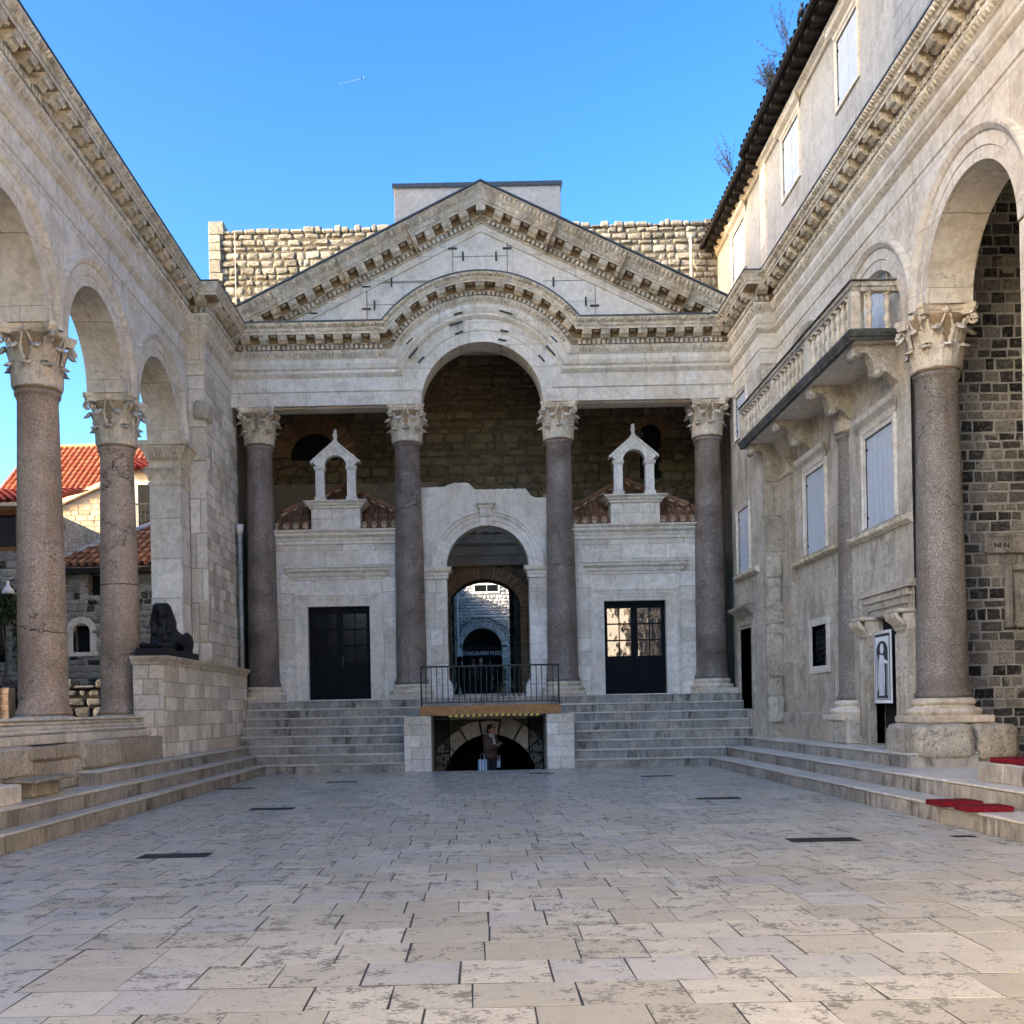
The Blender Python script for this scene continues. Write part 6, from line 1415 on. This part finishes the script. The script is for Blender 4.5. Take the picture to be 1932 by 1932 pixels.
# garden wall between
gw = thing('garden_wall', 'dark rough stone wall behind the left colonnade base', 'wall', (-12, 27.5, 0)); m = MB(); m.box(-20, -8.1, 27.53, 27.9, 0, 2.35, 1); blocks(m, (-13.5, 27.5, .2), (1, 0, 0), (0, 0, 1), (0, -1, 0), 5.4, 2.15, (.2, .32), (.25, .55), .04, .03, .03, irr=.02, pillow=.03, back=None); m.build('wall', [M['r_dk'], M['shade_black']], gw)
m = MB(); x = -20
while x < -8.2: l = R.uniform(.4, .8); m.bbox(x, x + l - .01, 27.4, 28.0, 2.35, 2.35 + R.uniform(.05, .3), .05); x += l
m.build('coping', M['r_dk'], gw)
bw = MB(); blocks(bw, (-15.5, 27.0, .3), (1, 0, 0), (0, 0, 1), (0, -1, 0), 3.1, 2.1, (.06, .07), (.25, .3), .014, .006, .006); bw.box(-15.5, -12.4, 27.03, 27.4, 0, 2.4, 1); tag(bw.build('brick_wall', [M['brick'], M['mortar']]), 'low brown brick wall at the far left edge beside the near column', 'wall')
iv = thing('wall_creeper', 'dark creeper hanging on the grey wall at the far left edge', 'plant', (-15.3, 32.8, 3)); m = MB(); foliage(m, (-15.2, 32.75, 5.2), (.9, .25, .7), 500, .10); foliage(m, (-14.6, 32.7, 4.2), (.3, .2, 1.3), 260, .09); foliage(m, (-15.9, 32.7, 3.3), (.7, .25, 1.0), 320, .1); m.build('leaves', M['leaf'], iv)
m = MB(); m.tube([(-15.2, 32.7, 2.2), (-15.1, 32.8, 3.6), (-15.3, 32.8, 5.2)], .03, 5); m.build('stem', M['twig'], iv)
lp = thing('wall_lamp', 'pale bell shaped lamp hanging by the grey wall at the far left edge', 'lamp', (-14.9, 32.6, 5.6)); m = MB(); m.lathe([(.20, 0), (.17, .12), (.06, .26), (.04, .42)], (-14.92, 32.6, 5.55), 14); m.build('shade', M['white'], lp); m = MB(); m.tube([(-14.92, 32.6, 5.97), (-14.92, 33, 6.05)], .02, 5); m.build('arm', M['iron'], lp)
# outside the frame; cathedral plan cut along the sun to shade the court
m = MB(); m.prism([(-17, 24.1), (-22, 21.7), (-34, 16.0), (-34, -4), (-17, -4.6)], 'z', 0, 30); tag(m.build('cathedral', M['litstone']), 'tall stone cathedral block left of the court outside the view, shaped to shade it', 'church')
nb = thing('north_houses', 'row of sunlit houses closing the court behind the viewpoint', 'house', (0, -18, 0)); m = MB(); m.box(-40, 30, -40, -32, 0, 10); m.build('wall', M['upplaster'], nb)
m = MB(); m.box(8.8, 20, -31.9, 3.2, 0, 12.5); tag(m.build('side_house', M['upplaster']), 'sunlit stone house right of the viewpoint outside the view', 'house')

m = MB(); m.box(-34, -17.6, 24.6, 31.8, 0, 10.4); tag(m.build('shade_block', M['greyrub']), 'unseen stone block left of the arcade, added to shade the houses beyond it', 'house')  # added mass that keeps the sun off the walls beyond the left arches
# ---------------------------------------------------------------- people
def cloth(name, c, v=.12): return plain(name, c, .85, 0, v, 30, .15, .2)
def person(lab, loc, rot, H=1.7, skin=(.42, .22, .15), top=(.03, .03, .035), legs=(.015, .015, .02), hair=(.015, .012, .01), pose='stand', cap=False, bag=None, phone=False, fine=.016, scarf=None):
    root = thing('person', lab, 'person', loc); root.rotation_euler = (0, 0, rot); s = H / 1.7; T = loc
    def mk(parts, vox, sm=3):
        b = MB()
        for p in parts:
            if p[0] == 'c':
                _, a, c_, r0, r1 = p; a, c_ = Vector(a), Vector(c_); b.tube([a, a.lerp(c_, .5), c_], [r0, (r0 + r1) / 2, r1], 12); b.ball(a, r0, n=12, m=8); b.ball(c_, r1, n=12, m=8)
            else: b.ball(p[1], *p[2], n=14, m=10)
        return remeshed(b, vox, sm)
    # facing +x in local space
    if phone: hands = [((.30, .04, 1.20), (.10, .16, 1.12)), ((.28, -.05, 1.18), (.08, -.19, 1.08))]
    elif pose == 'walk': hands = [((.12, .24, .82), (.0, .23, 1.08)), ((-.10, -.24, .84), (-.04, -.24, 1.08))]
    else: hands = [((.04, .22, .78), (-.02, .23, 1.06)), ((.06, -.22, .80), (-.02, -.23, 1.06))]
    st = .16 if pose == 'walk' else .03
    feet = [(st, .09), (-st, -.09)]
    tl = .06 if phone else 0
    body = [('c', (0, 0, .92), (0, 0, 1.36), .10, .12), ('c', (0, 0, 1.38), (.02, 0, 1.50), .055, .05), ('b', (.035 + tl * .5, 0, 1.60), (.095, .075, .115)), ('b', (.13 + tl * .5, 0, 1.585), (.022, .014, .02)), ('b', (.11 + tl * .4, 0, 1.535), (.03, .028, .02)), ('b', (.118 + tl * .5, 0, 1.555), (.012, .024, .007))]
    for e in (-1, 1): body += [('b', (.03, e * .076, 1.59), (.022, .012, .03)), ('b', (.115 + tl * .5, e * .028, 1.61), (.012, .014, .010))]
    for (h, el), sg in zip(hands, (1, -1)):
        sh = (0, sg * .18, 1.38); body += [('c', sh, el, .05, .042), ('c', el, h, .04, .026)]
        h = Vector(h); el_ = Vector(el); d = (h - el_).normalized(); q_ = h + d * .05; body.append(('b', tuple(q_), (.045, .035, .04) if not phone else (.04, .028, .04)))
        sd = d.cross(Vector((0, 0, 1))).normalized() if abs(d.z) < .9 else Vector((1, 0, 0))
        for k in range(4):
            f0 = q_ + d * .03 + sd * (k - 1.5) * .017; l = (.045, .055, .05, .04)[k]; f1 = f0 + d * l; f2 = f1 + (Vector((0, -sg * .6, .5)) if phone else d + Vector((.4, 0, 0))).normalized() * l * .7
            body += [('c', f0, f1, .0095, .009), ('c', f1, f2, .009, .0075)]
        th0 = q_ - sd * .03 * 1; body.append(('c', th0, th0 + (d * .4 - sd * .8).normalized() * .055, .012, .009))
    for (fx, fy) in feet: body += [('c', (0, fy, .9), (fx * .5 + .02, fy, .48), .07, .05), ('c', (fx * .5 + .02, fy, .48), (fx, fy, .08), .048, .035)]
    def put(mb, nm, mat):
        mb.v = [((v[0]) * s + T[0], v[1] * s + T[1], v[2] * s + T[2]) for v in mb.v]; o = mb.build(nm, mat, root); return o
    put(mk(body, fine * .62, 1), 'body', cloth('skin_tone', skin, .08))
    jk = [('c', (0, 0, .90), (0, 0, 1.2), .150, .150), ('b', (0, 0, 1.30), (.13, .205, .16)), ('c', (.0, .09, .93), (.0, .10, 1.2), .12, .13), ('c', (.0, -.09, .93), (.0, -.10, 1.2), .12, .13), ('c', (0, -.12, 1.40), (0, .12, 1.40), .07, .07)]
    for (h, el), sg in zip(hands, (1, -1)): hv = Vector(el).lerp(Vector(h), .88); jk += [('c', (0, sg * .19, 1.36), el, .075, .065), ('c', el, tuple(hv), .062, .048)]
    put(mk(jk, fine), 'jacket', cloth('jacket_cloth', top))
    tr = []
    for (fx, fy) in feet: tr += [('c', (0, fy, .92), (fx * .5 + .02, fy, .48), .10, .072), ('c', (fx * .5 + .02, fy, .48), (fx, fy, .10), .068, .055)]
    put(mk(tr, fine), 'trousers', cloth('trouser_cloth', legs))
    sh_ = []
    for (fx, fy) in feet: sh_ += [('c', (fx - .04, fy, .045), (fx + .15, fy, .035), .045, .035)]
    put(mk(sh_, fine), 'shoes', cloth('shoe_leather', (.01, .01, .01)))
    hr = [('b', (.005 + tl * .4, 0, 1.63), (.105, .090, .105)), ('b', (-.04, 0, 1.56), (.075, .080, .09))]
    if cap: hr += [('b', (.02, 0, 1.66), (.11, .09, .07)), ('b', (.13, 0, 1.645), (.075, .065, .012))]
    b = mk(hr, fine, 2)
    # keep the face free
    keep = [f for f in b.f if not any(b.v[i][0] > .085 + tl * .5 and b.v[i][2] < 1.63 for i in f)]; b.f = keep; b.m = [0] * len(keep); b.sm = [True] * len(keep)
    put(b, 'cap' if cap else 'hair', cloth('hair_or_cap', hair))
    if scarf: put(mk([('c', (.06, -.05, 1.44), (.06, .05, 1.44), .055, .055), ('c', (.10, .0, 1.42), (.14, .02, 1.18), .035, .05)], fine, 1), 'scarf', cloth('scarf_cloth', scarf))
    return root
FZ = -.60
pp = person('person in a brown jacket and dark cap looking at a phone in the cellar opening', (.28, 27.55, FZ), -pi / 4, 1.74, top=(.085, .055, .045), legs=(.02, .02, .025), hair=(.012, .012, .013), phone=True, cap=True, scarf=(.40, .38, .38), fine=.012)
m = MB(); c = Vector((.28, 27.55, FZ)); d = Vector((cos(-pi / 4), sin(-pi / 4), 0)); n_ = Vector((-d.y, d.x, 0)); q_ = c + d * .40 + Vector((0, 0, 1.27)); 
U = n_ * .04; W = Vector((-.03 * d.x, -.03 * d.y, .07)); N_ = d * .005
m.add([q_ + a * U + b_ * W + e * N_ for a in (-1, 1) for b_ in (-1, 1) for e in (-1, 1)], [(0, 1, 3, 2), (4, 6, 7, 5), (0, 4, 5, 1), (2, 3, 7, 6), (0, 2, 6, 4), (1, 5, 7, 3)]); tag(m.build('phone', M['iron']), 'small dark phone held up by the person in the cellar opening', 'phone')
bgm = [cloth('bag_blue', (.16, .32, .55)), cloth('bag_white', (.7, .72, .75))]
def tote(x, y, z, lab, mi0, W=.30, H_=.34):
    t = thing('shopping_bag', lab, 'bag', (x, y, z)); m = MB()
    for k in range(6): w = W / 6; m.bbox(x - W / 2 + k * w, x - W / 2 - .002 + (k + 1) * w, y - .05, y + .05, z, z + H_, .004, (k + mi0) % 2)
    m.build('pouch', bgm, t); m = MB(); m.tube([(x - W / 4, y, z + H_), (x - .03, y, z + H_ + .15), (x + .03, y, z + H_ + .15), (x + W / 4, y, z + H_)], .008, 5); m.build('handle', bgm[1], t)
tote(.06, 27.36, -.06, 'blue and white striped shopping bag beside the person in the cellar opening', 0, .24, .30); tote(.50, 27.62, .0, 'small pale shopping bag at the right of the person in the cellar opening', 1, .10, .18)
person('dark silhouette of a person in a cap in profile at the left of the passage', (-1.02 + .22, 43.5, 2.06), 0, 1.75, skin=(.10, .06, .045), cap=True, pose='walk', fine=.02)
person('dark clad person with light hair walking in the museum doorway, the left one', (-.25, 49.2, 2.3), pi / 2, 1.68, top=(.03, .02, .018), hair=(.16, .06, .03), pose='walk', fine=.024)
person('dark clad person in the middle of the museum doorway', (.12, 49.35, 2.3), pi / 2 + .3, 1.7, top=(.02, .022, .02), hair=(.30, .28, .14), pose='walk', fine=.024)
person('dark clad person walking at the right of the museum doorway', (.52, 49.2, 2.3), pi / 2 - .4, 1.62, top=(.015, .015, .018), pose='walk', fine=.024)

# ---------------------------------------------------------------- distant aeroplane with its trail
ap = thing('aeroplane', 'tiny aeroplane drawing a short white trail across the blue sky', 'aeroplane', (-340, 2950, 1800))
x1, z1 = px(688, 146, 2950); x0_, z0_ = px(638, 159, 2950); A = Vector((x1, 2950, z1)); B_ = Vector((x0_, 2950, z0_))
dd = (A - B_).normalized(); m = MB(); m.tube([A, A - dd * 5], [.35, .35], 8); up_ = Vector((0, 1, 0)); m.add([A - dd * 5, A - dd * 9 + up_ * 4, A - dd * 11 + up_ * 4, A - dd * 9, A - dd * 9 - up_ * 4, A - dd * 11 - up_ * 4], [(0, 1, 2, 3), (0, 3, 5, 4)]); m.build('fuselage', M['white'], ap)
g = G('vapour_trail'); g.set(g.b.inputs['Base Color'], (.9, .93, 1)); g.set(g.b.inputs['Alpha'], .04); m = MB(); m.tube([A - dd * 9, A.lerp(B_, .5), B_], [.7, 1.3, .4], 8); m.build('vapour_trail', g.mat, ap)

# ---------------------------------------------------------------- light, sky, camera
D = Vector((.88, .42, -.385)).normalized()        # the way sunlight travels
sun = bpy.data.lights.new('sun', 'SUN'); sun.energy = 3.6; sun.angle = radians(.5); sun.color = (1, .91, .78)
so = bpy.data.objects.new('sun', sun); COL.objects.link(so); so.rotation_euler = D.to_track_quat('-Z', 'Y').to_euler()
el = math.asin(-D.z); az = atan2(-D.x, -D.y)
w = bpy.data.worlds.new('World'); SC.world = w; w.use_nodes = True; nt = w.node_tree; nt.nodes.clear()
sk = nt.nodes.new('ShaderNodeTexSky'); sk.sky_type = 'NISHITA'; sk.sun_disc = False; sk.sun_elevation = el; sk.sun_rotation = az; sk.altitude = 0; sk.air_density = 1.0; sk.dust_density = 2.3; sk.ozone_density = 1.7
gm = nt.nodes.new('ShaderNodeGamma'); gm.inputs[1].default_value = 1.45; hs_ = nt.nodes.new('ShaderNodeHueSaturation'); hs_.inputs['Saturation'].default_value = 1.18
bg = nt.nodes.new('ShaderNodeBackground'); bg.inputs[1].default_value = .11; ou = nt.nodes.new('ShaderNodeOutputWorld')
nt.links.new(sk.outputs[0], gm.inputs[0]); nt.links.new(gm.outputs[0], hs_.inputs['Color']); nt.links.new(hs_.outputs[0], bg.inputs[0]); nt.links.new(bg.outputs[0], ou.inputs[0])
cam = bpy.data.cameras.new('camera'); cam.sensor_width = 36; cam.lens = 36; cam.shift_x = 62 / 1932; cam.shift_y = 371 / 1932; cam.clip_end = 8000; cam.clip_start = .1
co = bpy.data.objects.new('camera', cam); COL.objects.link(co); co.location = (0, 0, 1.6)
co.matrix_world = Matrix.Translation((0, 0, 1.6)) @ Matrix.Rotation(TH, 4, 'Y') @ Matrix.Rotation(pi / 2, 4, 'X')
SC.camera = co
SC.view_settings.view_transform = 'Standard'; SC.view_settings.look = 'None'; SC.view_settings.exposure = 1.62; SC.view_settings.gamma = 1
SC.cycles.use_denoising = True; SC.cycles.max_bounces = 8; SC.cycles.diffuse_bounces = 5; SC.cycles.caustics_reflective = False; SC.cycles.caustics_refractive = False
